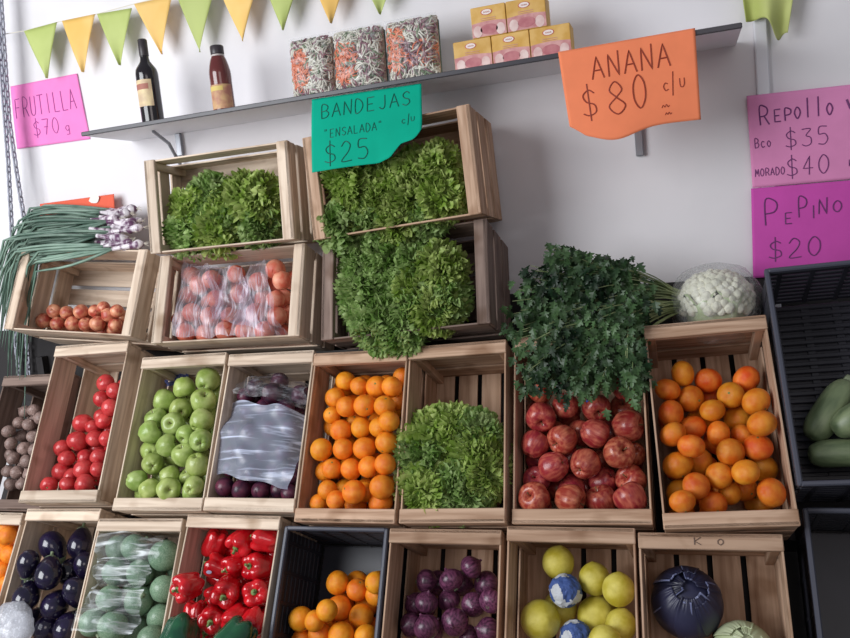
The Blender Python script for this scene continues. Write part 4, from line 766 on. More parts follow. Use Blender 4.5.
def put_fruit(kind, k, u, v, z, r, label, group, axis=None):
    o = PROTO.get(kind)
    if o is None: o = PROTO[kind] = proto(kind)
    if USED.get(kind): o = copy_tree(o)
    USED[kind] = True
    if axis is None:
        while True:
            axis = Vector((random.uniform(-1, 1), random.uniform(-1, 1), random.uniform(-.9, 1)))
            if .2 < axis.length < 1: break
    q = axis.to_track_quat('Z', 'Y').to_matrix().to_4x4() @ Matrix.Rotation(random.uniform(0, 6.28), 4, 'Z')
    o.matrix_world = CM[k] @ Matrix.Translation((u, v, CRATES[k][5] + z)) @ q @ Matrix.Scale(r, 4)
    tag(o, label, NOUN.get(kind, kind).split()[-1], group)
    return o


AX = {'grapefruit': [(.2, .9, .3), (-.1, 1, .3), (.1, 1, .2), (.5, -.1, .85), (-.75, -.5, .3), (.3, .9, .2), (1, .1, .3)]}
AXN = {}
for k in FRUIT:
    for it in FRUIT[k]:
        kind, u, v, z, r, row, col, nr, nc = it
        if 'cabbage' in kind or kind == 'wrapped_grapefruit': continue
        nm = NOUN.get(kind, kind); cn = CRATE_NAME[k]
        ax = None
        if kind == 'eggplant': ax = Vector((random.uniform(-.45, .45), random.choice((-1, 1, 1)) * random.uniform(.6, 1), random.uniform(-.75, -.25)))
        elif kind == 'red_pepper': ax = Vector((random.uniform(-.7, .7), random.uniform(-.8, .2), random.uniform(-.2, .9)))
        elif kind == 'green_pepper': ax = Vector((random.uniform(-.4, .4), -.8, .3))
        elif kind == 'grapefruit':
            i = AXN.get(kind, 0); AXN[kind] = i + 1; ax = Vector(AX[kind][i % 7])
        elif kind in ('red_onion', 'onion'): ax = Vector((random.uniform(-.8, .8), random.uniform(-.6, .9), random.uniform(-.3, .9)))
        elif kind == 'round_zucchini': ax = Vector((random.uniform(-.8, .8), random.uniform(-.9, .6), random.uniform(-.8, .5)))
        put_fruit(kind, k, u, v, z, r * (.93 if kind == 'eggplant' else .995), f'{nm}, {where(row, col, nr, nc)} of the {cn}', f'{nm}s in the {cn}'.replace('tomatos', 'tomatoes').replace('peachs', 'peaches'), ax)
for k in FILL:
    kind = 'red_pepper' if k == 'D3' else FRUIT[k][0][0]; nm = NOUN.get(kind, kind); cn = CRATE_NAME[k]
    for (u, v, z, r) in FILL[k]:
        ax = Vector((random.uniform(-.3, .3), random.uniform(-.3, .3), -1)) if kind == 'eggplant' else None
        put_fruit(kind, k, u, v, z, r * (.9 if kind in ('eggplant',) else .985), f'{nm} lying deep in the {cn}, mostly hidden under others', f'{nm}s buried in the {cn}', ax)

# ------------------------------------------------------------------ cabbages and wrapped grapefruit
M_RCAB = skin('purple_cabbage_leaf', s2l(28, 29, 48), s2l(52, 53, 80), .38, 7, var=.05, detail=5)
M_RCABE = skin('purple_cabbage_leaf_edge', s2l(92, 98, 136), s2l(130, 136, 168), .4, 9, var=.05)
M_WCAB = skin('white_cabbage_leaf', s2l(170, 184, 140), s2l(206, 212, 178), .4, 5, var=.05, detail=4)


def sph(th, ph, r): return Vector((r * math.sin(th) * math.cos(ph), r * math.sin(th) * math.sin(ph), r * math.cos(th)))


def cabbage(kind, k, it, label, ml, me_):
    _, u, v, z, r = it[:5]
    root = empty(kind, CM[k] @ Matrix.Translation((u, v, CRATES[k][5] + z)) @ Vector((.1, .35, 1)).to_track_quat('Z', 'Y').to_matrix().to_4x4(), label, 'cabbage')
    m = MB(); m.lathe(smooth_prof([(0, -.96), (.5, -.82), (.92, -.35), (.97, .1), (.72, .68), (.3, .93), (0, .96)], 4), 26)
    m.v = [tuple(Vector(p) * r * .93) for p in m.v]
    m.build('heart', ml, root, True)
    rng = random.Random(5)
    for i in range(6):
        a0 = i * 1.05 + rng.uniform(-.15, .15); m = MB(); half = 1.0; ph0 = rng.uniform(0, 6)
        reach = (.14, .42, .32, .55, .22, .48)[i]

        def fn(s, t, a0=a0, reach=reach, ph0=ph0, i=i):
            th = math.pi * .96 - s * (math.pi * .96 - reach)
            wd = 1.25 * math.sin(min(1, s * 1.25) * math.pi / 2)
            ph = a0 + (t - .5) * wd * (1.0 + .4 * s)
            edge = max(0, s - .82) / .18 + max(0, abs(t - .5) - .4) * 6
            vein = -.012 * math.exp(-((t - .5) / .04) ** 2)
            rr = r * (.965 + .012 * i + vein + .026 * edge * edge + .016 * edge * math.sin(ph0 + t * 24 + s * 9) + .010 * edge * math.sin(t * 61 + ph0))
            return sph(max(.02, th), ph, rr)
        m.grid(fn, 56, 44)
        fm = [0] * len(m.f)
        for j in range(44):
            for q in range(56):
                if j >= 42 or q in (0, 55) and j > 26: fm[j * 56 + q] = 1
        m.m = fm
        o = m.build('outer_leaf', [ml, me_], root, True); solid(o, .0022)
    return root


for it in FRUIT['D7']:
    if it[0] == 'red_cabbage': cabbage('purple_cabbage', 'D7', it, 'dark purple cabbage with wavy pale leaf edges in the bottom right wooden crate', M_RCAB, M_RCABE)
    else: cabbage('white_cabbage', 'D7', it, 'pale white cabbage beside the purple cabbage at the bottom edge', M_WCAB, M_WCAB)
wl = ['grapefruit wrapped in blue and white tissue below the topmost yellow grapefruit', 'grapefruit in white and blue tissue at the bottom of the grapefruit crate']
for it in [i for i in FRUIT['D6'] if i[0] == 'wrapped_grapefruit']:
    _, u, v, z, r = it[:5]
    m = MB(); rng = random.Random(it[5])

    def fn(p, a, i, rng=rng):
        d = p.normalized(); n_ = noise.noise(d * 3.1 + Vector((it[5], 0, 0))) * .10 + abs(noise.noise(d * 6)) * .07
        return p * (.97 + n_)
    m.lathe(smooth_prof([(0, -.95), (.5, -.84), (.88, -.5), (1, 0), (.88, .5), (.5, .84), (.12, 1.0), (0, 1.03)], 4), 36, fn=fn)
    fm = []
    for q in m.f:
        c = sum((Vector(m.v[i]) for i in q), Vector()) / len(q); fm.append(1 if noise.noise(c * 1.3 + Vector((3, 1, 0))) + c.y * .25 + c.x * .35 > .02 else 0)
    m.m = fm
    o = m.build('wrapped_grapefruit', [M_PAPER_W, M_PAPER_B], None, False)
    o.matrix_world = CM['D6'] @ Matrix.Translation((u, v, CRATES['D6'][5] + z)) @ Matrix.Scale(r * .93, 4)
    tag(o, wl.pop(0), 'grapefruit', 'tissue wrapped grapefruit')

# zucchini in the tall black crate
M_ZUC = skin('zucchini_skin', s2l(92, 108, 78), s2l(136, 150, 112), .4, 12, (3, 3, .8), var=.1, detail=4)
for px, py, px2, py2, r, lab in ((818, 428, 846, 385, .036, 'pale green zucchini leaning diagonally in the tall black crate'),
                                 (822, 454, 880, 452, .034, 'pale green zucchini lying level at the bottom of the tall black crate'),
                                 (846, 424, 884, 402, .036, 'pale zucchini at the right edge between the leaning and the level ones')):
    a = in_crate('C8', px, py, -.14 if px != 846 else -.10); bq = in_crate('C8', px2, py2, -.15 if px != 846 else -.10)
    ln = (bq - a).length
    m = MB(); pr = smooth_prof([(0, -r * .9), (r * .6, -r * .75), (r * .95, 0), (r, ln * .3), (r * .95, ln * .75), (r * .7, ln * .97), (r * .42, ln + .008), (0, ln + .010)], 5)
    m.lathe(pr, 22, fn=lambda p, t, i: Vector((p.x * (1 + .02 * math.cos(6 * t)), p.y * (1 + .02 * math.cos(6 * t)) + .006 * math.sin(p.z / max(ln, .01) * 3), p.z)))
    o = m.build('zucchini', M_ZUC, None, True)
    o.matrix_world = CM['C8'] @ Matrix.Translation(a) @ (bq - a).to_track_quat('Z', 'Y').to_matrix().to_4x4()
    s_ = MB(); s_.tube([(0, 0, ln), (.003, 0, ln + .025)], [r * .42, r * .3], 6); s_.build('stem', M_CALYX, o, True)
    tag(o, lab, 'zucchini', 'zucchini in the tall black crate')

# ------------------------------------------------------------------ curly lettuce
M_LET = leafy('curly_lettuce_leaf', s2l(138, 170, 66), s2l(206, 222, 140), 22, .45, .45, .12)
M_LETD = leafy('lettuce_leaf_cool', s2l(124, 162, 78), s2l(192, 214, 146), 22, .45, .45, .12)
M_LETS = skin('lettuce_rib', s2l(170, 196, 120), s2l(206, 220, 170), .45, 12, var=.05)


def lettuce(seed, mat_):
    """a loose head of frilly leaves around a pale core, unit about 0.1 m radius, facing +Z"""
    rng = random.Random(seed); m = MB(); st = MB()
    NL = 34
    for i in range(NL):
        q = i / (NL - 1)
        az = i * 2.39996 + rng.uniform(-.25, .25)
        tilt = .06 + 1.12 * q ** .8 + rng.uniform(-.12, .12)     # from upright heart to spread outer leaves
        ln = .092 + .012 * q + rng.uniform(-.013, .013)
        wd = .036 + .022 * q
        p1, p2, p3, p4 = (rng.uniform(0, 6.3) for _ in range(4))
        f1, f2, f3 = rng.uniform(11, 14), rng.uniform(22, 27), rng.uniform(37, 43)
        ca, sa = math.cos(az), math.sin(az); bend = .25 + rng.uniform(-.35, .45)

        def fn(u, s, ca=ca, sa=sa, tilt=tilt, ln=ln, wd=wd, f1=f1, f2=f2, f3=f3, p1=p1, p2=p2, p3=p3, p4=p4, bend=bend):
            t = u * 2 - 1
            w_ = wd * (.2 + .9 * math.sin(min(1, s * 1.02) * 1.75))
            e = min(1.15, max(abs(t) ** 2.2 * min(1, s * 2), max(0, (s - .30) / .70) ** 1.2))
            ang = tilt + bend * s
            d = s * ln * (1 - .22 * t * t) * (1 + e * .05 * math.sin(f2 * t + p3))
            out = d * math.sin(ang); up = d * math.cos(ang)
            n_ = e * (.0105 * math.sin(f1 * t + p1 + 3 * s) + .0062 * math.sin(f2 * t + p2 + 8 * s) + .0038 * math.sin(f3 * t + 14 * s + p3)) - .012 * t * t * (1 - s)
            x = t * w_ * (1 + .08 * math.sin(13 * s + p4)) + e * (.0048 * math.sin(f2 * t + p1) + .003 * math.sin(31 * s + p4))
            al = e * (.0062 * math.sin(f1 * 1.3 * t + p2) + .0035 * math.sin(f3 * t + p1))
            out += -n_ * math.cos(ang) + al * math.sin(ang); up += n_ * math.sin(ang) + al * math.cos(ang) + .01
            return Vector((out * ca - x * sa, out * sa + x * ca, up))
        m.grid(fn, 54, 10)
        if q > .2:
            st.tube([fn(.5, .02) + Vector((0, 0, -.001)), fn(.5, .3) + Vector((0, 0, .0005)), fn(.5, .6)], [.004, .003, .001], 5)
    o = m.build('curly_lettuce', mat_, None, True)
    c = MB(); c.lathe([(.004, -.02), (.013, -.016), (.017, .0), (.014, .02), (.004, .03)], 10)
    c.build('core', M_LETS, o, True); st.build('rib', M_LETS, o, True)
    return o


LP = [lettuce(s, M_LETD if s % 2 else M_LET) for s in (1, 2, 3, 4)]
LUSED = [False] * 4
LH = {
    'A1': ('upper left lettuce crate', -.06, .72, [(182, 214, 1), (204, 196, 0), (206, 226, 2), (228, 206, 3), (238, 230, 0), (252, 192, 1), (266, 224, 2), (266, 196, 3), (180, 234, 2), (222, 236, 1)]),
    'A2': ('green sign lettuce crate', -.045, .72, [(338, 218, 3), (346, 194, 1), (378, 208, 1), (385, 182, 3), (416, 200, 3), (418, 168, 1), (446, 196, 1), (444, 158, 3), (362, 230, 0), (400, 224, 1), (340, 176, 1), (436, 212, 0), (332, 234, 2)]),
    'B3': ('dark weathered lettuce crate', -.01, .74, [(352, 262, 0), (384, 256, 2), (418, 258, 0), (448, 264, 1), (352, 292, 2), (386, 286, 0), (422, 290, 1), (452, 296, 2), (356, 318, 0), (388, 320, 2), (440, 312, 3), (374, 336, 0), (412, 316, 0), (400, 338, 2)]),
    'C5': ('half empty lettuce crate', -.03, .74, [(426, 424, 3), (454, 426, 1), (480, 434, 0), (416, 452, 2), (446, 456, 3), (484, 456, 1), (418, 480, 0), (448, 486, 2), (474, 486, 0), (420, 498, 3), (460, 498, 0), (490, 478, 3)]),
}
for k, (cn, z0, sc, pts) in LH.items():
    rows = sorted(range(len(pts)), key=lambda i: pts[i][1]); rl = []
    for i in rows:
        if rl and pts[i][1] - pts[rl[-1][0]][1] < 15: rl[-1].append(i)
        else: rl.append([i])
    for a, rw in enumerate(rl):
        rw.sort(key=lambda i: pts[i][0])
        for b_, i in enumerate(rw):
            px, py, pi = pts[i]
            c = in_crate(k, px, py, z0 + random.uniform(-.012, .012))
            o = LP[pi] if not LUSED[pi] else copy_tree(LP[pi]); LUSED[pi] = True
            ctr = in_crate(k, *{'A1': (226, 214), 'A2': (400, 195), 'B3': (404, 292), 'C5': (450, 465)}[k], z0 - .13)
            ax = (c - ctr).normalized() + Vector((random.uniform(-.25, .25), random.uniform(-.25, .25), .25))
            base = c - ax.normalized() * .05
            o.matrix_world = CM[k] @ Matrix.Translation(base) @ ax.to_track_quat('Z', 'Y').to_matrix().to_4x4() @ Matrix.Rotation(random.uniform(0, 6.28), 4, 'Z') @ Matrix.Scale(sc * 1.12 * random.uniform(.92, 1.1), 4)
            tag(o, f'curly lettuce, {where(a + 1, b_ + 1, len(rl), len(rw))} of the {cn}', 'lettuce', f'curly lettuce in the {cn}')

# ------------------------------------------------------------------ parsley
M_PARS = leafy('parsley_leaf', s2l(26, 50, 30), s2l(82, 112, 70), 9, .22, .38, .25)
M_PARSS = skin('parsley_stem', s2l(104, 122, 74), s2l(168, 178, 128), .5, 10, var=.1)


def leaflet(m, p, d, nrm, L_, rng):
    """three-lobed serrated leaf lying along d"""
    sd = d.cross(nrm).normalized(); nrm = sd.cross(d).normalized()
    out = [(0, 0), (.06, .18), (.40, .34), (.34, .44), (.14, .42), (.36, .66), (.26, .70), (.12, .66), (.16, .88), (0, 1.05)]
    c = [p + d * (L_ * y) + nrm * (L_ * -.25 * y * y) for _, y in out]
    r_ = [c[i] + sd * (L_ * x) + nrm * (L_ * .22 * x) for i, (x, y) in enumerate(out)]
    l_ = [c[i] - sd * (L_ * x) + nrm * (L_ * .22 * x) for i, (x, y) in enumerate(out)]
    V = c + r_ + l_; n_ = len(out); F = []
    for i in range(n_ - 1):
        F.append((i, n_ + i, n_ + i + 1, i + 1)); F.append((i, i + 1, 2 * n_ + i + 1, 2 * n_ + i))
    m.add(V, F)


def parsley(loc, tie, spread, n, label, seed, lo=.16, hi=.30):
    """stems run from the tied end at `tie` into a mound of leaves around loc"""
    rng = random.Random(seed); loc = Vector(loc); tie = Vector(tie)
    root = empty('parsley_bunch', tie, label, 'parsley', 'parsley bunches above the red apples')
    ml, ms = MB(), MB(); z0 = -tie
    for i in range(n):
        a = rng.uniform(0, 6.283); e = rng.random() ** .5
        tgt = loc + Vector((spread[0] * e * math.cos(a), rng.uniform(-1, .5) * spread[1] * (1.1 - e * .6), spread[2] * e * math.sin(a)))
        mid = tie.lerp(tgt, .5) + Vector((0, -.02, .03 + .03 * rng.random()))
        base = tie + Vector((rng.gauss(0, .008), rng.gauss(0, .008), rng.gauss(0, .008)))
        path = []
        for j in range(7):
            t = j / 6; path.append(base * (1 - t) ** 2 + mid * 2 * t * (1 - t) + tgt * t * t + z0)
        ms.tube(path, [.0020] * 5 + [.0015, .0010], 4)
        head = (tgt - mid).normalized()
        for q in range(rng.randint(12, 17)):
            t = 1.0 if q < 3 else rng.uniform(.70, 1.0); pt = path[min(6, int(t * 6))] + Vector((rng.gauss(0, .016), rng.gauss(0, .014), rng.gauss(0, .016)))
            d = (head * .15 + Vector((rng.gauss(0, .4), -.3 + rng.gauss(0, .3), -.8 + rng.gauss(0, .4)))).normalized()
            nr = Vector((rng.gauss(0, .4), -1, .5 + rng.gauss(0, .4))).normalized()
            if abs(d.dot(nr)) > .95: nr = Vector((1, 0, 0))
            leaflet(ml, pt, d, nr, rng.uniform(.020, .037), rng)
    ms.build('stem', M_PARSS, root); ml.build('foliage', M_PARS, root)
    for p_ in root.children: pass
    return root


PY = 2.20
for px, py, sp, n, tx, ty, lab in (
    (556, 272, (.085, .06, .075), 38, 655, 312, 'dark green parsley bunch at the top of the heap, against the wall'),
    (536, 312, (.075, .06, .09), 36, 658, 314, 'parsley bunch at the left side of the heap beside the lettuce'),
    (590, 290, (.08, .06, .085), 38, 690, 300, 'parsley bunch in the upper right of the heap with pale stems behind the tangerines'),
    (580, 336, (.09, .06, .09), 38, 684, 306, 'parsley bunch in the middle of the heap'),
    (540, 358, (.07, .05, .08), 32, 640, 322, 'parsley bunch hanging lowest over the red apples on the left'),
    (602, 334, (.065, .06, .09), 32, 694, 306, 'parsley bunch at the right of the heap beside the tangerine crate'),
    (586, 376, (.06, .04, .055), 24, 636, 330, 'few parsley sprigs hanging over the red apples in the middle'),
    (630, 376, (.025, .04, .07), 16, 634, 318, 'thin parsley sprigs hanging down along the left side of the tangerine crate'),
):
    Y = PY if py < 330 else (2.13 if py < 355 else 2.075)
    t_ = at(tx, ty, 2.33 if tx > 640 else 2.22)
    parsley(at(px, py, Y), t_, sp, n, lab, px * 7 + py)

# ------------------------------------------------------------------ pale bundle in thin plastic behind the tangerines
M_CAUL = skin('pale_curd', s2l(214, 212, 192), s2l(236, 233, 216), .8, 22, var=.04, bump=.6, bscale=40)
M_BAG = film_mat('thin_clear_plastic', (.96, .97, .97), .08, (3, 9, 3), 7, .30, (.9, .9, .88), .12)
c = at(716, 303, 2.31)
root = empty('cauliflower', c + Vector((0, 0, -.045)), 'pale cauliflower in thin clear plastic behind the tangerine crate', 'cauliflower')
m = MB(); rng = random.Random(4)
for i in range(150):
    th = math.acos(1 - 1.25 * (i + .5) / 150); ph = i * 2.39996
    p = sph(th, ph, .088); p.z *= .85; r = .014 + rng.uniform(-.002, .004)
    m.lathe([(.003, -r), (r * .7, -r * .7), (r, 0), (r * .8, r * .6), (r * .4, r * .92), (.003, r)], 9)
    k0 = len(m.v) - 54
    for q in range(k0, len(m.v)): m.v[q] = tuple(Vector(m.v[q]) + p + Vector((0, 0, .05)))
m.build('curd', M_CAUL, root, True)
m = MB(); m.lathe([(.01, -.06), (.05, -.05), (.075, -.01), (.09, .045), (.098, .07)], 24, fn=lambda p, a, i: Vector((p.x * (1 + .06 * math.sin(5 * a)), p.y * (1 + .06 * math.sin(5 * a)), p.z + .02 * math.sin(7 * a) * (i > 2))))
m.build('outer_leaf', M_WCAB, root, True)
m = MB(); m.lathe(smooth_prof([(.03, -.062), (.085, -.05), (.118, .02), (.115, .08), (.08, .135), (.02, .155)], 3), 36, fn=lambda p, a, i: Vector((p.x * (1 + .05 * math.sin(7 * a + i)), p.y * (1 + .05 * math.sin(7 * a + i)), p.z)))
m.build('plastic_wrap', M_BAG, root, True)

# ------------------------------------------------------------------ spring onions on the top left crate
M_SPL = leafy('spring_onion_leaf', s2l(84, 112, 98), s2l(140, 164, 148), 10, .15, .45, .18)
M_SPB = skin('spring_onion_bulb', s2l(96, 60, 90), s2l(222, 215, 220), .3, 2.2, (22, 22, 6), var=.15, lo=.42, hi=.58)
M_ROOT = skin('onion_rootlets', s2l(176, 166, 150), s2l(206, 198, 186), .8, 20)
rng = random.Random(9)
SPN = 26
for i in range(SPN):
    row = i % 13; lay = i // 13
    px = 122 + rng.uniform(-10, 18); py = 211 + row * 2.9 + rng.uniform(-1, 1)
    Y = 2.40 - row * .014 - lay * .016 + rng.uniform(-.01, .01)
    p = at(px, py, Y)
    if lay: p.z += .004
    root = empty('spring_onion', p, '', 'onion', 'spring onions lying on the whitish crate')
    root['label'] = f'spring onion, {ORD[(SPN - i + 1) // 2] if 0 else ORD[row + 1] if row < 12 else "lowest"} down in the {"front" if lay else "rear"} layer of the heap on the whitish crate'
    r = rng.uniform(.012, .019)
    ax = Vector((1, rng.uniform(-.25, .25), rng.uniform(-.25, .1))).normalized()
    m = MB(); m.lathe(smooth_prof([(.001, r * 1.3), (r * .5, r * 1.15), (r, .3 * r), (r * .85, -r * .7), (.008, -.05), (.007, -.09)][::-1], 3), 12)
    R_ = ax.to_track_quat('Z', 'Y').to_matrix(); m.v = [tuple(R_ @ Vector(v)) for v in m.v]
    m.build('bulb', M_SPB, root, True)
    m = MB()
    for q in range(7):
        d = (ax + Vector((rng.gauss(0, .3), rng.gauss(0, .3), rng.gauss(0, .3)))).normalized(); m.tube([ax * r * 1.2, ax * r * 1.2 + d * .02], [.0012, .0006], 4)
    m.build('roots', M_ROOT, root)
    m = MB()
    for q in range(4):
        ln = rng.uniform(.38, .62); L0 = -ax * .088
        pts = []; dk = rng.uniform(1.4, 4.0); fan = rng.uniform(-.26, .22); up = rng.uniform(-.03, .05) - .002 * row
        for j in range(9):
            t = j / 8; s = t * ln
            drop = max(0, s - .36) ** 1.3 * dk
            pts.append(L0 + Vector((-s * (1 - .15 * t), fan * s * .4 - .02 * t, up * math.sin(t * 2.6) - drop + fan * .05 * t)))
        m.tube(pts, [.005, .0055, .0055, .005, .005, .0045, .004, .003, .001], 5)
    m.build('leaves', M_SPL, root, True)

# ------------------------------------------------------------------ plastic film and bags over the produce
M_FILM = film_mat('cling_film', (.80, .85, .98), .24, (1.3, 17, 3), 3.0, .95, (.72, .79, 1.0), .14)
M_FILM2 = film_mat('bag_film', (.92, .88, .98), .12, (24, 3, 4), 4, .6, (.84, .76, .86), .16)
M_FILM3 = film_mat('wrap_film', (.93, .96, .98), .04, (1.6, 13, 3), 3.6, .75, (.80, .85, .88), .18)


def drape(name, k, quad, label, cat, mat_, group=None, lift=.006, nu=44, nv=44, seed=0, wr=.004, zmin=-.2, sag=.0, edge=.004, dirw=(3, 40)):
    """a sheet resting on the produce of crate k; quad = its four corners as crate coordinates (TL, TR, BR, BL)"""
    balls = [(i[1], i[2], i[3], i[4]) for i in FRUIT[k]] + [f for f in FILL.get(k, [])]
    U = np.zeros((nv + 1, nu + 1)); V = np.zeros_like(U)
    for j in range(nv + 1):
        for i in range(nu + 1):
            s, t = i / nu, j / nv
            s2 = s + .02 * math.sin(t * 17 + seed); t2 = t + .02 * math.sin(s * 13 + seed * 2)
            U[j, i] = (quad[0][0] * (1 - s2) + quad[1][0] * s2) * (1 - t2) + (quad[3][0] * (1 - s2) + quad[2][0] * s2) * t2
            V[j, i] = (quad[0][1] * (1 - s2) + quad[1][1] * s2) * (1 - t2) + (quad[3][1] * (1 - s2) + quad[2][1] * s2) * t2
    Z = np.full_like(U, zmin)
    for (bu, bv, bz, br) in balls:
        d2 = (U - bu) ** 2 + (V - bv) ** 2; R2 = (br * 1.22) ** 2
        Z = np.maximum(Z, np.where(d2 < R2, bz + np.sqrt(np.maximum(R2 - d2, 0)), zmin))
    H = Z.copy()
    for it in range(60):          # let the sheet bridge the hollows
        P = np.pad(H, 1, mode='edge'); av = (P[:-2, 1:-1] + P[2:, 1:-1] + P[1:-1, :-2] + P[1:-1, 2:]) / 4
        H = np.maximum(Z, av)
    P = np.pad(H, 1, mode='edge'); H = (P[:-2, 1:-1] + P[2:, 1:-1] + P[1:-1, :-2] + P[1:-1, 2:] + 2 * H) / 6
    verts = []
    for j in range(nv + 1):
        for i in range(nu + 1):
            q = Vector((U[j, i] * dirw[0], V[j, i] * dirw[1], seed))
            n_ = noise.noise(q) * wr + abs(noise.noise(q * .5 + Vector((9, 0, 0)))) * wr * 1.5
            verts.append((U[j, i], V[j, i], CRATES[k][5] + H[j, i] + lift + n_ + wr))
    faces = [(j * (nu + 1) + i, j * (nu + 1) + i + 1, (j + 1) * (nu + 1) + i + 1, (j + 1) * (nu + 1) + i) for j in range(nv) for i in range(nu)]
    o = link(name, verts, faces, mat_, None, True); o.matrix_world = CM[k]
    return tag(o, label, cat, group)


def quad_px(k, z, *pts): return [tuple(in_crate(k, px, py, z)[:2]) for px, py in pts]


drape('plastic_film', 'C3', quad_px('C3', -.04, (229, 400), (307, 412), (297, 492), (216, 474)), 'crinkled bluish clear plastic film over the plums', 'plastic film', M_FILM, seed=1, wr=.0035, dirw=(4, 34))
drape('plastic_film', 'C3', quad_px('C3', -.04, (242, 374), (309, 375), (305, 408), (236, 395)), 'clear plastic film over the uppermost plums', 'plastic film', film_mat('clear_film', (.9, .9, .96), .02, (3, 9, 3), 7, .22, (.8, .82, .9), .14), seed=2, wr=.003)
drape('plastic_bag', 'B2', quad_px('B2', -.06, (186, 262), (216, 268), (232, 338), (178, 338)), 'purplish clear plastic bag of peaches at the left in its crate', 'plastic bag', M_FILM2, 'plastic bags in the peach crate', seed=3, wr=.006, dirw=(40, 6))
drape('plastic_bag', 'B2', quad_px('B2', -.045, (212, 270), (238, 264), (262, 330), (212, 318)), 'shiny clear plastic bag in the middle of the peach crate', 'plastic bag', M_FILM2, 'plastic bags in the peach crate', seed=4, wr=.008, dirw=(26, 12))
drape('plastic_bag', 'B2', quad_px('B2', -.06, (242, 262), (268, 262), (280, 338), (232, 338)), 'clear plastic bag at the right in the peach crate', 'plastic bag', M_FILM2, 'plastic bags in the peach crate', seed=5, wr=.006, dirw=(40, 6))
for i, (q, lab) in enumerate((([(108, 536), (176, 534), (170, 562), (103, 562)], 'clear plastic wrap across the uppermost round zucchini'),
                              ([(104, 562), (165, 561), (152, 590), (99, 590)], 'clear plastic wrap across the middle of the round zucchini crate'),
                              ([(104, 594), (156, 592), (146, 636), (94, 634)], 'clear plastic wrap across the lowest round zucchini'))):
    drape('plastic_wrap', 'D2', quad_px('D2', -.05, *q), lab, 'plastic wrap', M_FILM3, 'plastic wraps over the round zucchini', seed=6 + i, wr=.007, dirw=(5, 32))
# white netting lying at the foot of the eggplants
m = MB(); c0 = in_crate('D0', 12, 628, .02)
M_NET = film_mat('white_netting', (.9, .9, .92), .35, (30, 30, 30), 6, .8)
m.lathe(smooth_prof([(.01, -.03), (.06, -.02), (.075, .01), (.05, .035), (.01, .045)], 3), 30, fn=lambda p, a, i: p * (1 + .18 * noise.noise(p * 40)))
o = m.build('plastic_bag', M_NET, None, True); o.matrix_world = CM['D0'] @ Matrix.Translation(c0)
tag(o, 'crumpled whitish plastic bag at the bottom left corner below the eggplants', 'plastic bag')
# blue tissue in the green apple crate
m = MB(); c0 = in_crate('C2', 177, 377, -.15)
m.grid(lambda s, t: Vector(((s - .5) * .085, (t - .5) * .06, .018 * noise.noise(Vector((s * 5, t * 5, 2))) + .012 * noise.noise(Vector((s * 14, t * 12, 1))))), 22, 16)
o = m.build('tissue_paper', plain('dull_blue_tissue', s2l(82, 90, 138), .7), None, False); solid(o, .001)
o.matrix_world = CM['C2'] @ Matrix.Translation(c0); tag(o, 'crumpled dull blue tissue paper behind the uppermost green apples', 'paper')
# small stickers on single fruits (parts of the fruit they are stuck to)
bpy.context.view_layer.update()
dg = bpy.context.evaluated_depsgraph_get()
for px, py, rx, ry, colr in ((209, 572, .010, .007, s2l(186, 186, 216)), (588, 400, .008, .006, s2l(62, 90, 190))):
    d = (CF_ + CR_ * ((px - 425) / FPX) - CU_ * ((py - 319) / FPX)).normalized()
    best = None
    for o in COL.objects:
        if o.type == 'MESH' and o.parent is None and o.name.split('.')[0] in ('red_pepper', 'red_apple'):
            Mi = o.matrix_world.inverted(); c = Mi @ CAM; dd = (Mi.to_3x3() @ d).normalized()
            ok, lo, nr, _ = o.ray_cast(c, dd)
            if ok:
                wp = o.matrix_world @ lo
                if best is None or (wp - CAM).length < best[0]: best = ((wp - CAM).length, o, lo, nr)
    if best:
        _, o, lo, nr = best; sc = o.matrix_world.to_scale().x
        x = nr.orthogonal().normalized(); y = nr.cross(x); m = MB()
        V = [lo + nr * .03] + [lo + nr * .022 + (x * rx * math.cos(a * .5236) + y * ry * math.sin(a * .5236)) / sc for a in range(12)]
        m.add(V, [(0, i + 1, (i + 1) % 12 + 1) for i in range(12)]); m.build('sticker', plain('sticker_paper', colr, .5), o)

# ------------------------------------------------------------------ wall shelf with its goods
M_SHELF = plain('pale_shelf_board', s2l(240, 240, 244), .5)
M_METAL = plain('grey_bracket_metal', s2l(150, 152, 158), .4, .6)
SY, SZ = 2.225, 1.872
xl, xr = at(82, 131, SY).x, at(742, 25, SY).x
m = MB(); m.box(((xl + xr) / 2, (SY + YW) / 2 - .001, SZ - .006), (xr - xl, YW - SY - .004, .010), bev=.001)
shelf = m.build('wall_shelf', M_SHELF)
m = MB(); m.box(((xl + xr) / 2, SY - .004, SZ - .006), (xr - xl, .008, .014), bev=.002); m.build('front_rail', plain('dark_shelf_rail', s2l(66, 64, 70), .35), shelf)
for px, py in ((181, 156), (640, 156)):
    p = at(px, py, YW - .009); m = MB()
    m.box((p.x, YW - .009, (SZ - .011 + p.z) / 2), (.022, .014, SZ - .011 - p.z), bev=.002)
    m.tube([(p.x, YW - .012, SZ - .13), (p.x, YW - .07, SZ - .05), (p.x, YW - .15, SZ - .014)], .006, 6)
    m.build('bracket', M_METAL, shelf)
tag(shelf, 'long grey wall shelf with a dark front edge above the crates', 'shelf')

M_GLASS = plain('dark_bottle_glass', s2l(30, 26, 30), .1, spec=.7)
M_LABEL = skin('cream_label', s2l(196, 170, 140), s2l(226, 206, 160), .6, 30)
M_FOIL = plain('dark_bottle_foil', s2l(58, 52, 56), .35)


def on_shelf(px, py, Y):
    p = at(px, py, Y); p.z = SZ; return p


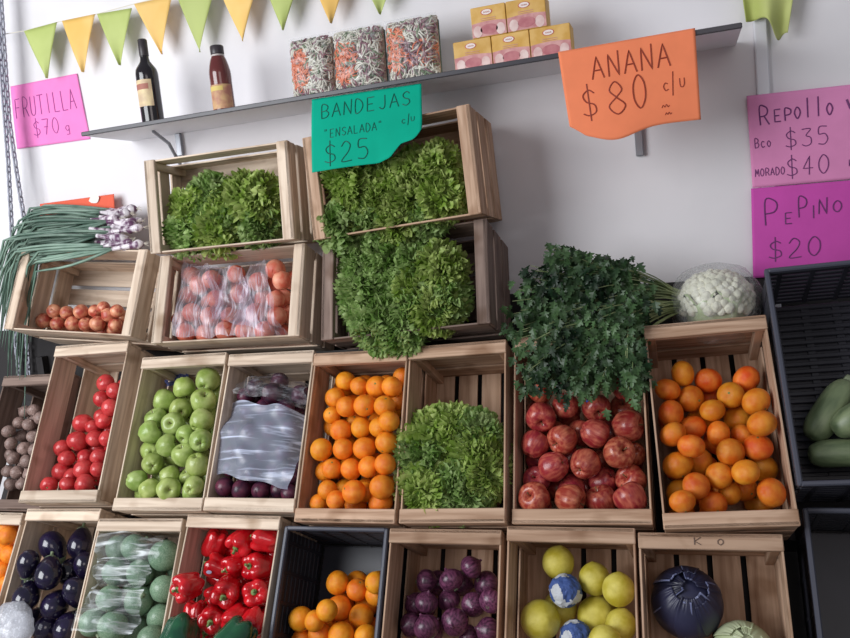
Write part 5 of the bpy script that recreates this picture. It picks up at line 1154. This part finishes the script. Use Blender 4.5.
p = on_shelf(152, 112, 2.30)
root = empty('wine_bottle', p, 'dark wine bottle with a cream label on the wall shelf', 'bottle')
m = MB(); m.lathe(smooth_prof([(.02, 0), (.034, .001), (.036, .008), (.036, .10), (.036, .165), (.030, .185), (.016, .205), (.0135, .225), (.0135, .255), (.0145, .268), (.0145, .274), (.005, .275)], 2), 24); m.build('glass_body', M_GLASS, root, True)
m = MB(); m.lathe([(.0146, .222), (.0152, .224), (.0152, .273), (.012, .277), (.002, .277)], 18); m.build('foil_cap', M_FOIL, root, True)
m = MB(); m.grid(lambda s, t: Vector((.0366 * math.sin((s - .62) * 2.4), -.0366 * math.cos((s - .62) * 2.4), .058 + t * .085)), 14, 6); lb = m.build('label', M_LABEL, root, True)
m = MB(); m.grid(lambda s, t: Vector((.0369 * math.sin((s - .62) * 1.6), -.0369 * math.cos((s - .62) * 1.6), .112 + t * .018)), 10, 2); m.build('label_emblem', plain('label_red_brown', s2l(170, 110, 96), .6), lb, True)

p = on_shelf(224, 105, 2.30)
root = empty('sauce_bottle', p, 'small dark red sauce bottle with a pale label on the wall shelf', 'bottle')
M_SAUCE = skin('dark_red_sauce', s2l(84, 34, 36), s2l(112, 54, 50), .12, 6, var=0, spec=.7)
m = MB(); m.lathe(smooth_prof([(.02, 0), (.034, .002), (.035, .01), (.034, .10), (.034, .13), (.026, .165), (.0195, .18), (.0195, .19), (.005, .191)], 2), 24); m.build('glass_body', M_SAUCE, root, True)
m = MB(); m.lathe([(.021, .183), (.0215, .186), (.0215, .208), (.019, .211), (.002, .211)], 20); m.build('cap', M_FOIL, root, True)
m = MB(); m.lathe([(.0205, .177), (.021, .178), (.021, .182), (.0205, .183)], 20); m.build('seal_ring', plain('pale_seal', s2l(190, 180, 176), .4), root, True)
m = MB(); m.grid(lambda s, t: Vector((.0352 * math.sin((s - .5) * 3.0), -.0352 * math.cos((s - .5) * 3.0), .012 + t * .075)), 16, 6); lb = m.build('label', skin('sauce_label', s2l(176, 116, 100), s2l(206, 168, 120), .6, 40), root, True)
m = MB(); m.grid(lambda s, t: Vector((.0355 * math.sin((s - .55) * 1.4), -.0355 * math.cos((s - .55) * 1.4), .068 + t * .014)), 10, 2); m.build('label_emblem', plain('label_yellow', s2l(214, 190, 110), .6), lb, True)

# packets of cut salad
M_SH = [skin('shredded_carrot', s2l(214, 104, 66), s2l(232, 138, 96), .5, 20, var=.0), skin('shredded_cabbage', s2l(206, 200, 184), s2l(228, 224, 212), .5, 20, var=.0),
        skin('shredded_purple_cabbage', s2l(132, 84, 100), s2l(168, 120, 130), .5, 20, var=.0), skin('shredded_greens', s2l(92, 112, 84), s2l(128, 146, 110), .5, 20, var=.0)]
M_TRAY = plain('dark_green_tray', s2l(92, 112, 104), .5)
M_PFILM = film_mat('packet_film', (.96, .97, .97), .03, (14, 8, 8), 6, .35, (.85, .85, .85), .10)
for n_, (x0, x1, yt, yb, lab) in enumerate(((289, 332, 33, 97, 'leftmost packet of shredded carrot and cabbage salad on the wall shelf'),
                                            (332, 384, 20, 89, 'middle packet of shredded carrot and cabbage salad on the wall shelf'),
                                            (385, 439, 12, 80, 'rightmost packet of shredded carrot and cabbage salad, partly above the green sign'))):
    Y = 2.285
    A_ = at(x0, yb, Y); B_ = at(x1, yb - (x1 - x0) * .16, Y); w_ = (B_.x - A_.x) * .97; h_ = .190
    root = empty('salad_packet', ((A_.x + B_.x) / 2, Y + .03, SZ + .001), lab, 'packet', 'salad packets on the wall shelf')
    root.rotation_euler = (-.10, 0, 0); rng = random.Random(n_ + 40)
    m = MB(); m.box((0, .030, h_ / 2), (w_ * .94, .014, h_ * .97), bev=.005); m.box((0, .012, .006), (w_ * .94, .034, .010), bev=.003); m.build('tray', M_TRAY, root)

    def bulge(x, z):
        return -.006 - .034 * max(0, (1 - (2 * x / w_) ** 4)) * max(0, (1 - (2 * z / h_ - 1) ** 4))
    m = MB()
    for i in range(520):
        x = rng.uniform(-.46, .46) * w_; z = rng.uniform(.05, .96) * h_; y = bulge(x, z) + rng.uniform(.003, .012)
        car = (x / w_ + .22 + .05 * n_) ** 2 * 5 + (z / h_ - (.46 if n_ < 2 else .52)) ** 2 * 3.5
        pr = rng.random()
        mi = 0 if car < .36 and pr < .9 else (1 if pr < .66 else (2 if pr < .90 else 3))
        if n_ == 2 and x > -.02 and .22 < z / h_ < .62: mi = 0 if pr < .35 else (2 if pr < .9 else 1)
        a = rng.uniform(0, 3.14); l_ = rng.uniform(.018, .042); cu = rng.uniform(-.010, .010)
        dx, dz = math.cos(a) * l_ / 2, math.sin(a) * l_ / 2
        P_ = []
        for t in (-1, -.5, 0, .5, 1):
            xx, zz = x + dx * t - dz / l_ * 2 * cu * (1 - t * t), z + dz * t + dx / l_ * 2 * cu * (1 - t * t)
            xx = max(-.485 * w_, min(.485 * w_, xx)); zz = max(.008, min(h_ - .004, zz)); P_.append((xx, y + (bulge(xx, zz) - bulge(x, z)) * .9 - .002 * (1 - t * t), zz))
        m.tube(P_, [.0016, .0026, .0028, .0026, .0016], 5, mi)
    o = m.build('shredded_vegetables', M_SH, root, True); o['kind'] = 'stuff'
    m = MB(); m.grid(lambda s, t: Vector(((s - .5) * w_ * .95, .018 + .5 * bulge((s - .5) * w_, t * h_) + .004 * noise.noise(Vector((s * 9, t * 9, n_))), t * h_ * .96 + .006)), 16, 18); m.build('mixed_filling', skin('salad_filling', s2l(168, 128, 112), s2l(214, 204, 188), .6, 60, var=0), root, True)
    m = MB(); m.grid(lambda s, t: Vector(((s - .5) * w_, bulge((s - .5) * w_, t * h_) - .004 + .004 * noise.noise(Vector((s * 12, t * 20, n_ + 3))), t * h_ + .003)), 34, 36)
    m.build('plastic_film', M_PFILM, root, True)

# small cartons, three below and two on top
M_BY = skin('carton_yellow', s2l(206, 158, 70), s2l(222, 180, 104), .55, 30, var=.05)
M_BP = skin('carton_pink', s2l(186, 120, 122), s2l(212, 160, 156), .55, 40, var=.05)
M_BS = plain('carton_side_print', s2l(170, 132, 110), .6)  # plain tan for the carton sides
M_OV = plain('logo_white', s2l(236, 226, 220), .5); M_OR = plain('logo_red', s2l(196, 84, 76), .5); M_TEAC = skin('printed_cup', s2l(208, 170, 166), s2l(230, 206, 200), .55, 30, var=0)
BH = .083


def carton(x, z, w_, lab):
    Y = 2.262; d_ = .075
    root = empty('carton', (x, Y, z), lab, 'box', 'small cartons stacked on the wall shelf')
    m = MB(); m.box((0, d_ / 2, BH / 2), (w_, d_, BH), bev=.0015); m.build('box_body', M_BY, root)
    m = MB(); m.grid(lambda s, t: Vector(((s - .5) * w_ * .985, -.0004, BH * (.02 + .44 * t + (.05 * math.sin(s * math.pi) if t > .99 else 0)))), 12, 4); m.build('pink_panel', M_BP, root)
    for sx, r_ in ((-.33, .016), (.33, .016)):
        m = MB(); V = [(sx * w_ + r_ * .8 * math.cos(a * .449), -.0008, BH * .2 + r_ * math.sin(a * .449)) for a in range(14)]; m.add(V, [tuple(range(14))]); m.build('printed_cup', M_TEAC, root)
    m = MB(); V = [(.02 * 1.25 * math.cos(a * .3142), -.0008, BH * .24 + .014 * math.sin(a * .3142)) for a in range(20)]; m.add(V, [tuple(range(20))]); m.build('printed_emblem', skin('emblem_rose', s2l(176, 100, 108), s2l(190, 120, 124), .5, 60, var=0), root)
    lo = None
    for nm, sc, mm, yy in (('logo', 1.0, M_OR, -.0008), ('logo_field', .84, M_OV, -.0012)):
        m = MB(); V = [(-.004 + .0165 * sc * math.cos(a * .2618), yy, BH * .80 + .0082 * sc * math.sin(a * .2618)) for a in range(24)]; m.add(V, [tuple(range(24))]); lo = m.build(nm, mm, lo or root)
    m = MB()
    for i in range(4): m.tube([(-.012 + i * .0045, -.0016, BH * .775), (-.011 + i * .0045, -.0016, BH * .82), (-.0085 + i * .0045, -.0016, BH * .78)], .0006, 4)
    m.build('logo_mark', M_OR, lo.parent)
    m = MB()
    for r_ in range(2): m.tube([(-.022, -.0008, BH * (.60 - .06 * r_)), (.02, -.0008, BH * (.60 - .06 * r_))], .0008, 4)
    m.build('printed_line', M_BP, root)
    return root


xs = [at(px, py, 2.262).x for px, py in ((455, 70), (493, 63), (531, 56), (572, 49))]
for i, lab in enumerate(('yellow and pink carton, leftmost of the three in the lower row', 'yellow and pink carton, middle of the three in the lower row', 'yellow and pink carton in the lower row, next to the orange sign')):
    carton((xs[i] + xs[i + 1]) / 2, SZ + .0008, xs[i + 1] - xs[i] - .002, lab)
xs = [at(px, py, 2.262).x for px, py in ((472, 34), (507, 27), (547, 20))]
for i, lab in enumerate(('yellow and pink carton, left one of the two stacked on top', 'yellow and pink carton, right one of the two stacked on top')):
    carton((xs[i] + xs[i + 1]) / 2, SZ + BH + .0016, xs[i + 1] - xs[i] - .002, lab)

# ------------------------------------------------------------------ hand-lettered price signs
G = {
    'A': [[(0, 0), (.45, 1), (.9, 0)], [(.15, .38), (.75, .38)]], 'B': [[(.1, 0), (.1, 1), (.6, .95), (.75, .75), (.55, .55), (.1, .5)], [(.55, .55), (.85, .3), (.6, .04), (.1, 0)]],
    'C': [[(.8, .85), (.45, 1), (.1, .6), (.15, .15), (.5, 0), (.8, .15)]], 'D': [[(.1, 0), (.1, 1), (.6, .9), (.85, .5), (.6, .08), (.1, 0)]],
    'E': [[(.8, 1), (.1, 1), (.1, 0), (.8, 0)], [(.1, .5), (.65, .5)]], 'F': [[(.8, 1), (.1, 1), (.1, 0)], [(.1, .55), (.65, .55)]],
    'I': [[(.4, 0), (.4, 1)]], 'J': [[(.7, 1), (.7, .2), (.45, 0), (.15, .15)]], 'L': [[(.1, 1), (.1, 0), (.8, 0)]], 'N': [[(.05, 0), (.1, 1), (.8, 0), (.85, 1.1)]],
    'O': [[(.45, 1), (.1, .7), (.1, .25), (.45, 0), (.8, .3), (.8, .75), (.45, 1)]], 'P': [[(.1, 0), (.1, 1), (.65, .95), (.8, .72), (.6, .5), (.1, .45)]],
    'R': [[(.1, 0), (.1, 1), (.65, .95), (.8, .72), (.6, .5), (.1, .45)], [(.45, .48), (.9, 0)]], 'S': [[(.8, .85), (.5, 1), (.15, .8), (.3, .55), (.7, .42), (.8, .18), (.45, 0), (.1, .12)]],
    'T': [[(0, 1), (.9, 1)], [(.45, 1), (.45, 0)]], 'U': [[(.1, 1), (.12, .2), (.45, 0), (.78, .2), (.8, 1)]], 'K': [[(.1, 0), (.1, 1)], [(.8, 1), (.12, .45), (.8, 0)]],
    '$': [[(.8, .8), (.5, .92), (.15, .75), (.3, .52), (.75, .4), (.8, .15), (.4, .04), (.05, .12)], [(.45, 1.15), (.45, -.15)]],
    '0': [[(.45, 1), (.12, .7), (.12, .25), (.45, 0), (.78, .3), (.78, .75), (.45, 1)]], '2': [[(.1, .75), (.4, 1), (.75, .8), (.6, .45), (.1, 0), (.85, 0)]],
    '3': [[(.1, .95), (.75, .95), (.4, .6), (.75, .45), (.75, .12), (.4, 0), (.08, .1)]], '4': [[(.55, 0), (.6, 1), (.1, .35), (.85, .35)]],
    '5': [[(.75, 1), (.2, 1), (.15, .6), (.6, .6), (.8, .3), (.55, .02), (.1, .06)]], '7': [[(.05, 1), (.8, 1), (.4, 0)], [(.25, .5), (.7, .5)]],
    '8': [[(.45, .52), (.15, .75), (.45, 1), (.75, .75), (.45, .52), (.05, .25), (.45, 0), (.85, .25), (.45, .52)]],
    '/': [[(.2, -.1), (.5, 1.1)]], '"': [[(.2, 1.1), (.2, .85)], [(.5, 1.1), (.5, .85)]], '.': [[(.4, .02), (.45, .06)]],
    'c': [[(.75, .55), (.4, .65), (.12, .35), (.4, 0), (.8, .1)]], 'u': [[(.1, .65), (.15, .1), (.5, 0), (.75, .2), (.78, .65)]], 'l': [[(.4, 0), (.4, 1.1)]], 'o': [[(.45, .65), (.12, .35), (.45, 0), (.78, .35), (.45, .65)]],
    'g': [[(.75, .6), (.4, .65), (.12, .4), (.4, .1), (.75, .3)], [(.75, .65), (.7, -.3), (.2, -.3)]], 'n': [[(.1, 0), (.1, .65)], [(.1, .5), (.45, .65), (.7, .5), (.72, 0)]], 'k': [[(.1, 0), (.1, 1)], [(.6, .65), (.12, .3), (.7, 0)]], 's': [[(.7, .6), (.3, .65), (.2, .45), (.65, .25), (.55, .02), (.1, .05)]], ' ': []}
G['~'] = [[(0, .2), (.2, .7), (.4, .3), (.6, .8), (.8, .3), (1.0, .6)]]
G['M'] = [[(.02, 0), (.12, 1), (.45, .3), (.78, 1), (.88, 0)]]
G['v'] = [[(.1, .6), (.4, 0), (.75, .65)]]


def price_sign(quad, texts, mat_, ink, label, bulge=.006, vb=None, curl=None, th=.0012, name='price_sign', bu=None):
    """sheet between four corners TL, TR, BR, BL; texts = (string, u, v of the baseline start, u width per letter, v height, rise per u)"""
    q = [Vector(p) for p in quad]
    nrm = (q[1] - q[0]).cross(q[3] - q[0]).normalized()
    if nrm.y > 0: nrm = -nrm
    ctr = (q[0] + q[1] + q[2] + q[3]) / 4

    def S_(u, v):
        p = (q[0] * (1 - u) + q[1] * u) * (1 - v) + (q[3] * (1 - u) + q[2] * u) * v
        p = p + nrm * (bulge * math.sin(v * math.pi) * .6 + bulge * math.sin(u * math.pi * 1.3 + .4) * v)
        if curl: p = p + nrm * curl(u, v)
        return p - ctr
    root = empty(name, ctr, label, 'sign', 'hand-lettered price signs')
    m = MB(); m.grid(lambda u, t: S_(u, t * (vb(u) if vb else 1)), 44, 30)
    solid(m.build('paper_sheet', mat_, root, True), th)
    for (txt, u0, v0, wu, hv, rise, *rw) in texts:
        r = rw[0] if rw else .0014; m = MB()
        for i, ch in enumerate(txt):
            for st in G[ch]:
                pts = []; K_ = [Vector((p[0], p[1], 0)) for p in st]; closed = st[0] == st[-1]
                curvy = ch in '023589OCSUJBDPR$cougvn~' and len(st) > 3
                for a in range(len(K_) - 1):
                    q1, q2 = K_[a], K_[a + 1]
                    q0 = K_[a - 1] if a else (K_[-2] if closed else q1); q3 = K_[a + 2] if a + 2 < len(K_) else (K_[1] if closed else q2)
                    for j in range(5):
                        t = j / 5
                        p = q1.lerp(q2, t) if not curvy else .5 * (2 * q1 + (q2 - q0) * t + (2 * q0 - 5 * q1 + 4 * q2 - q3) * t * t + (3 * q1 - q0 - 3 * q2 + q3) * t ** 3)
                        pts.append((p.x, p.y))
                pts.append(st[-1])
                P = [S_(u0 + (i + x * .82) * wu, v0 - y * hv - rise * (i + x) * wu) + nrm * (th * .5 + .0004) for x, y in pts]
                m.tube(P, r, 5)
        m.build('lettering', ink, root)
    return root


def paper(name, c): return skin(name, [x * .93 for x in c], c, .75, 14, var=0, spec=.15)


INK_R = plain('red_brown_marker', s2l(150, 62, 44), .6); INK_D = plain('violet_marker', s2l(112, 56, 112), .6); INK_G = plain('dark_green_marker', s2l(12, 84, 72), .6); INK_P = plain('pink_violet_marker', s2l(158, 66, 140), .6)
YS = SY - .010
price_sign([at(558, 52, YS), at(695, 28, YS), at(701, 119, YS - .01), at(571, 134, YS - .015)],
           [('ANANA', .23, .40, .122, .26, .05, .0020), ('$', .12, .83, .16, .34, .0, .0020), ('8', .32, .84, .19, .38, 0, .0020), ('0', .51, .80, .15, .38, 0, .0020), ('c', .74, .64, .06, .13, 0, .0014), ('/', .80, .68, .05, .22, 0, .0014), ('u', .86, .62, .06, .15, 0, .0014), ('~', .72, .84, .07, .06, 0, .001), ('~', .74, .92, .06, .05, 0, .001)],
           paper('orange_card', s2l(250, 142, 100)), INK_R, 'orange price sign for ANANA at $80 hanging from the wall shelf', .008, vb=lambda u: 1 + .13 * math.exp(-((u - .34) / .22) ** 2) - .10 * max(0, .12 - u) / .12)
price_sign([at(312, 99.5, YS), at(421.5, 83.5, YS), at(423, 157, 2.125), at(312.5, 173, 2.12)],
           [('BANDEJAS', .09, .30, .105, .19, .03, .0015), ('"ENSALADA"', .12, .58, .055, .11, .03, .0011), ('$25', .12, .92, .15, .26, 0, .0016), ('c', .82, .52, .05, .08, 0, .0011), ('/', .87, .54, .04, .13, 0, .0011), ('u', .90, .50, .05, .09, 0, .0011)],
           paper('green_card', s2l(0, 166, 136)), INK_G, 'green price sign for BANDEJAS with a torn lower corner, hanging from the wall shelf', .006,
           vb=lambda u: 1.0 if u < .62 else (1.0 - .04 * (u - .62) / .1 if u < .72 else (.96 - .16 * (u - .72) / .10 if u < .82 else (.80 - .02 * (u - .82) / .08 if u < .9 else .78 - .14 * ((u - .9) / .1) ** 2))),
           curl=lambda u, v: .035 * max(0, u - .6) * max(0, v - .5) * 4)
YP = YW - .004
price_sign([at(10.5, 86.5, YP), at(77, 73.5, YP), at(90, 139, YP), at(17.5, 149, YP)],
           [('FRUTILLA', .04, .52, .112, .30, .01, .0016), ('$70', .27, .84, .13, .24, 0, .0016), ('g', .70, .84, .09, .14, 0, .0014)],
           paper('rose_card', s2l(246, 138, 204)), INK_P, 'pink price sign for FRUTILLA at the left behind the hanging chains', .003)
price_sign([at(746.5, 96, YP - .012), at(874, 82, YP - .012), at(874, 177, YP - .012), at(752.5, 188, YP - .012)],
           [('R', .09, .33, .11, .20, .0, .0020), ('EP', .21, .31, .085, .13, .0, .0019), ('ollo', .37, .30, .085, .19, .02, .0019), ('v', .78, .26, .12, .18, 0, .003), ('Bco', .04, .57, .05, .10, .0, .0013), ('$35', .29, .60, .13, .19, .0, .0015), ('o', .83, .58, .05, .06, 0, .0013), ('MORADO', .03, .88, .043, .08, .0, .0012), ('$40', .29, .91, .13, .20, .0, .0015), ('kg', .80, .86, .05, .07, 0, .0012)],
           paper('pink_card', s2l(228, 146, 194)), INK_D, 'pink price sign for REPOLLO at the right edge, above the PEPINO sign', .003)
price_sign([at(751, 188.5, YP - .016), at(876, 178, YP - .016), at(876, 270, YP - .016), at(753, 278, YP - .016)],
           [('P', .10, .42, .17, .28, 0, .0020), ('E', .27, .42, .09, .12, 0, .0017), ('P', .38, .36, .11, .22, 0, .0018), ('I', .48, .38, .08, .14, 0, .0017), ('N', .545, .34, .10, .16, 0, .0018), ('O', .66, .33, .10, .12, 0, .0018), ('$20', .13, .80, .16, .21, .02, .0018)],
           paper('magenta_card', s2l(206, 84, 176)), INK_D, 'magenta price sign for PEPINO at the right edge, above the black crate', .004)
m_ = paper('red_orange_card', s2l(228, 104, 80))
price_sign([at(40, 204, 2.44), at(114, 194, 2.44), at(116, 232, 2.42), at(42, 236, 2.42)], [], m_, INK_R, 'red orange sheet of card standing behind the spring onions', .002)
m = MB(); p = at(94, 199, 2.432); V = [(p.x + .022 * math.cos(a * .5) * (1 + .2 * math.sin(a * 2)), p.y, p.z + .016 * math.sin(a * .5) * (1 + .2 * math.cos(a * 3))) for a in range(12)]
sg = [o for o in bpy.data.objects if o.get('label', '').startswith('red orange sheet')][0]
m.add([Vector(v) - sg.location for v in V], [tuple(range(12))]); m.build('white_mark', plain('white_print', s2l(240, 226, 220), .7), sg)

# faint printed marks on the front board of the cabbage crate
d7 = [o for o in COL.objects if o.get('label', '').startswith('wooden crate with a purple cabbage')][0]
for chs, px, py, hh in ((('K',), 697, 541, .017), (('O',), 720, 542, .014)):
    c = in_crate('D7', px, py, .0012); m = MB()
    for st in G[chs[0]]: m.tube([c + Vector(((x - .4) * hh * 1.2, (y - .5) * hh, 0)) for x, y in st], .0012, 5)
    m.build('print_mark', plain('grey_stamp_ink', s2l(118, 100, 90), .8), d7)

# ------------------------------------------------------------------ bunting and chains
M_FG = skin('green_pennant', s2l(168, 182, 100), s2l(184, 196, 120), .7, 6, var=.06); M_FY = skin('yellow_pennant', s2l(232, 186, 98), s2l(240, 200, 124), .7, 6, var=.06)
FL = [((24, 31), (57, 22), (47, 79), 'g'), ((62, 21), (95, 14), (83, 73), 'y'), ((97, 14), (132, 8), (120, 66), 'g'), ((134, 4), (172, -4), (162, 55), 'y'), ((176, -6), (214, -8), (200, 53), 'g'),
      ((219, -10), (257, -14), (243, 42), 'y'), ((264, -16), (300, -20), (283, 31), 'g'), ((312, -20), (348, -24), (331, 24), 'y'), ((360, -26), (398, -30), (380, 15), 'g')]
YB = 2.42
b0 = at(24, 31, YB)
root = empty('bunting', b0, 'string of green and yellow triangular pennants hanging along the top of the wall', 'bunting')
m = MB(); m.tube([at(-60, 44, YW - .002) - b0, at(-20, 38, YB) - b0] + [at(*f[0], YB) - b0 for f in FL] + [at(430, -34, YB) - b0, at(470, -42, YW - .002) - b0], .0016, 5); m.build('cord', plain('white_cord', s2l(220, 214, 200), .7), root)
for i, (a, b_, c, col_) in enumerate(FL):
    A_, B_, C_ = (at(*t, YB - .003) - b0 for t in (a, b_, c)); m = MB()

    def fn(s, t, A_=A_, B_=B_, C_=C_, i=i):
        e = A_.lerp(B_, s); p = e.lerp(C_, min(t, .985)); return p + Vector((0, -.006 * math.sin(s * 4 + i) * t - .004 * math.sin(t * 3), 0))
    m.grid(fn, 10, 12); o = m.build('pennant', M_FG if col_ == 'g' else M_FY, root, True); solid(o, .0008); o['label'] = 'green pennant' if col_ == 'g' else 'yellow pennant'
# loose green cloth at the top right
b0 = at(762, 5, 2.42); m = MB()


def clothf(s, t):
    L_ = at(740 + 6 * t, -20 + 42 * t, 2.432); R_ = at(796 - 8 * t, -20 + (30 + 32 * max(0, s - .35)) * t, 2.42)
    p = L_.lerp(R_, s); p.y += .014 * math.sin(s * 9) * (.3 + t); p.z -= .045 * t * math.exp(-((s - .74) / .16) ** 2)
    return p - b0


m.grid(clothf, 30, 16); o = m.build('green_cloth', skin('green_cloth', s2l(176, 186, 100), s2l(196, 202, 132), .75, 5, var=0), None, True); solid(o, .0012); o.location = b0
tag(o, 'folded green cloth pennant hanging at the top right beside the shelf end', 'pennant')

M_CHAIN = plain('galvanised_chain', s2l(164, 165, 176), .5, .2)


def chain(path, label, lk=.036):
    P = [Vector(p) for p in path]; o0 = P[0]; m = MB(); dist = 0; i = 0; n_ = 0
    seg = [(P[j + 1] - P[j]).length for j in range(len(P) - 1)]; tot = sum(seg); s = 0
    while s < tot - lk:
        acc = s; j = 0
        while acc > seg[j]: acc -= seg[j]; j += 1
        c = P[j].lerp(P[j + 1], acc / seg[j]); d = (P[j + 1] - P[j]).normalized()
        x = d.cross(Vector((0, 1, 0))).normalized(); sidev = x if n_ % 2 else d.cross(x).normalized()
        sidev = (sidev + .35 * (d.cross(x) if n_ % 2 else x)).normalized()
        loop = []
        for a in range(13):
            t = a / 12 * 6.2832; loop.append(c - o0 + d * (lk * .5 * math.cos(t)) * 1.0 + sidev * (lk * .28 * math.sin(t)))
        m.tube(loop, .0042, 5, cap=False); s += lk * .76; n_ += 1
    o = m.build('hanging_chain', M_CHAIN, None, True); o.location = o0
    return tag(o, label, 'chain', 'chains hanging at the left')


YC = 2.40
chain([at(-14, -130, YC), at(2, 80, YC), at(8, 160, YC), at(12, 235, YC), at(16, 345, YC + .04), at(22, 400, YC + .04)], 'grey steel chain hanging at the left edge, outer of the two')
chain([at(-8, -130, YC), at(9, 120, YC), at(17, 175, YC), at(25, 225, YC), at(27, 345, YC + .04), at(30, 395, YC + .04)], 'grey steel chain crossing the pink FRUTILLA sign')
bpy.context.view_layer.update()
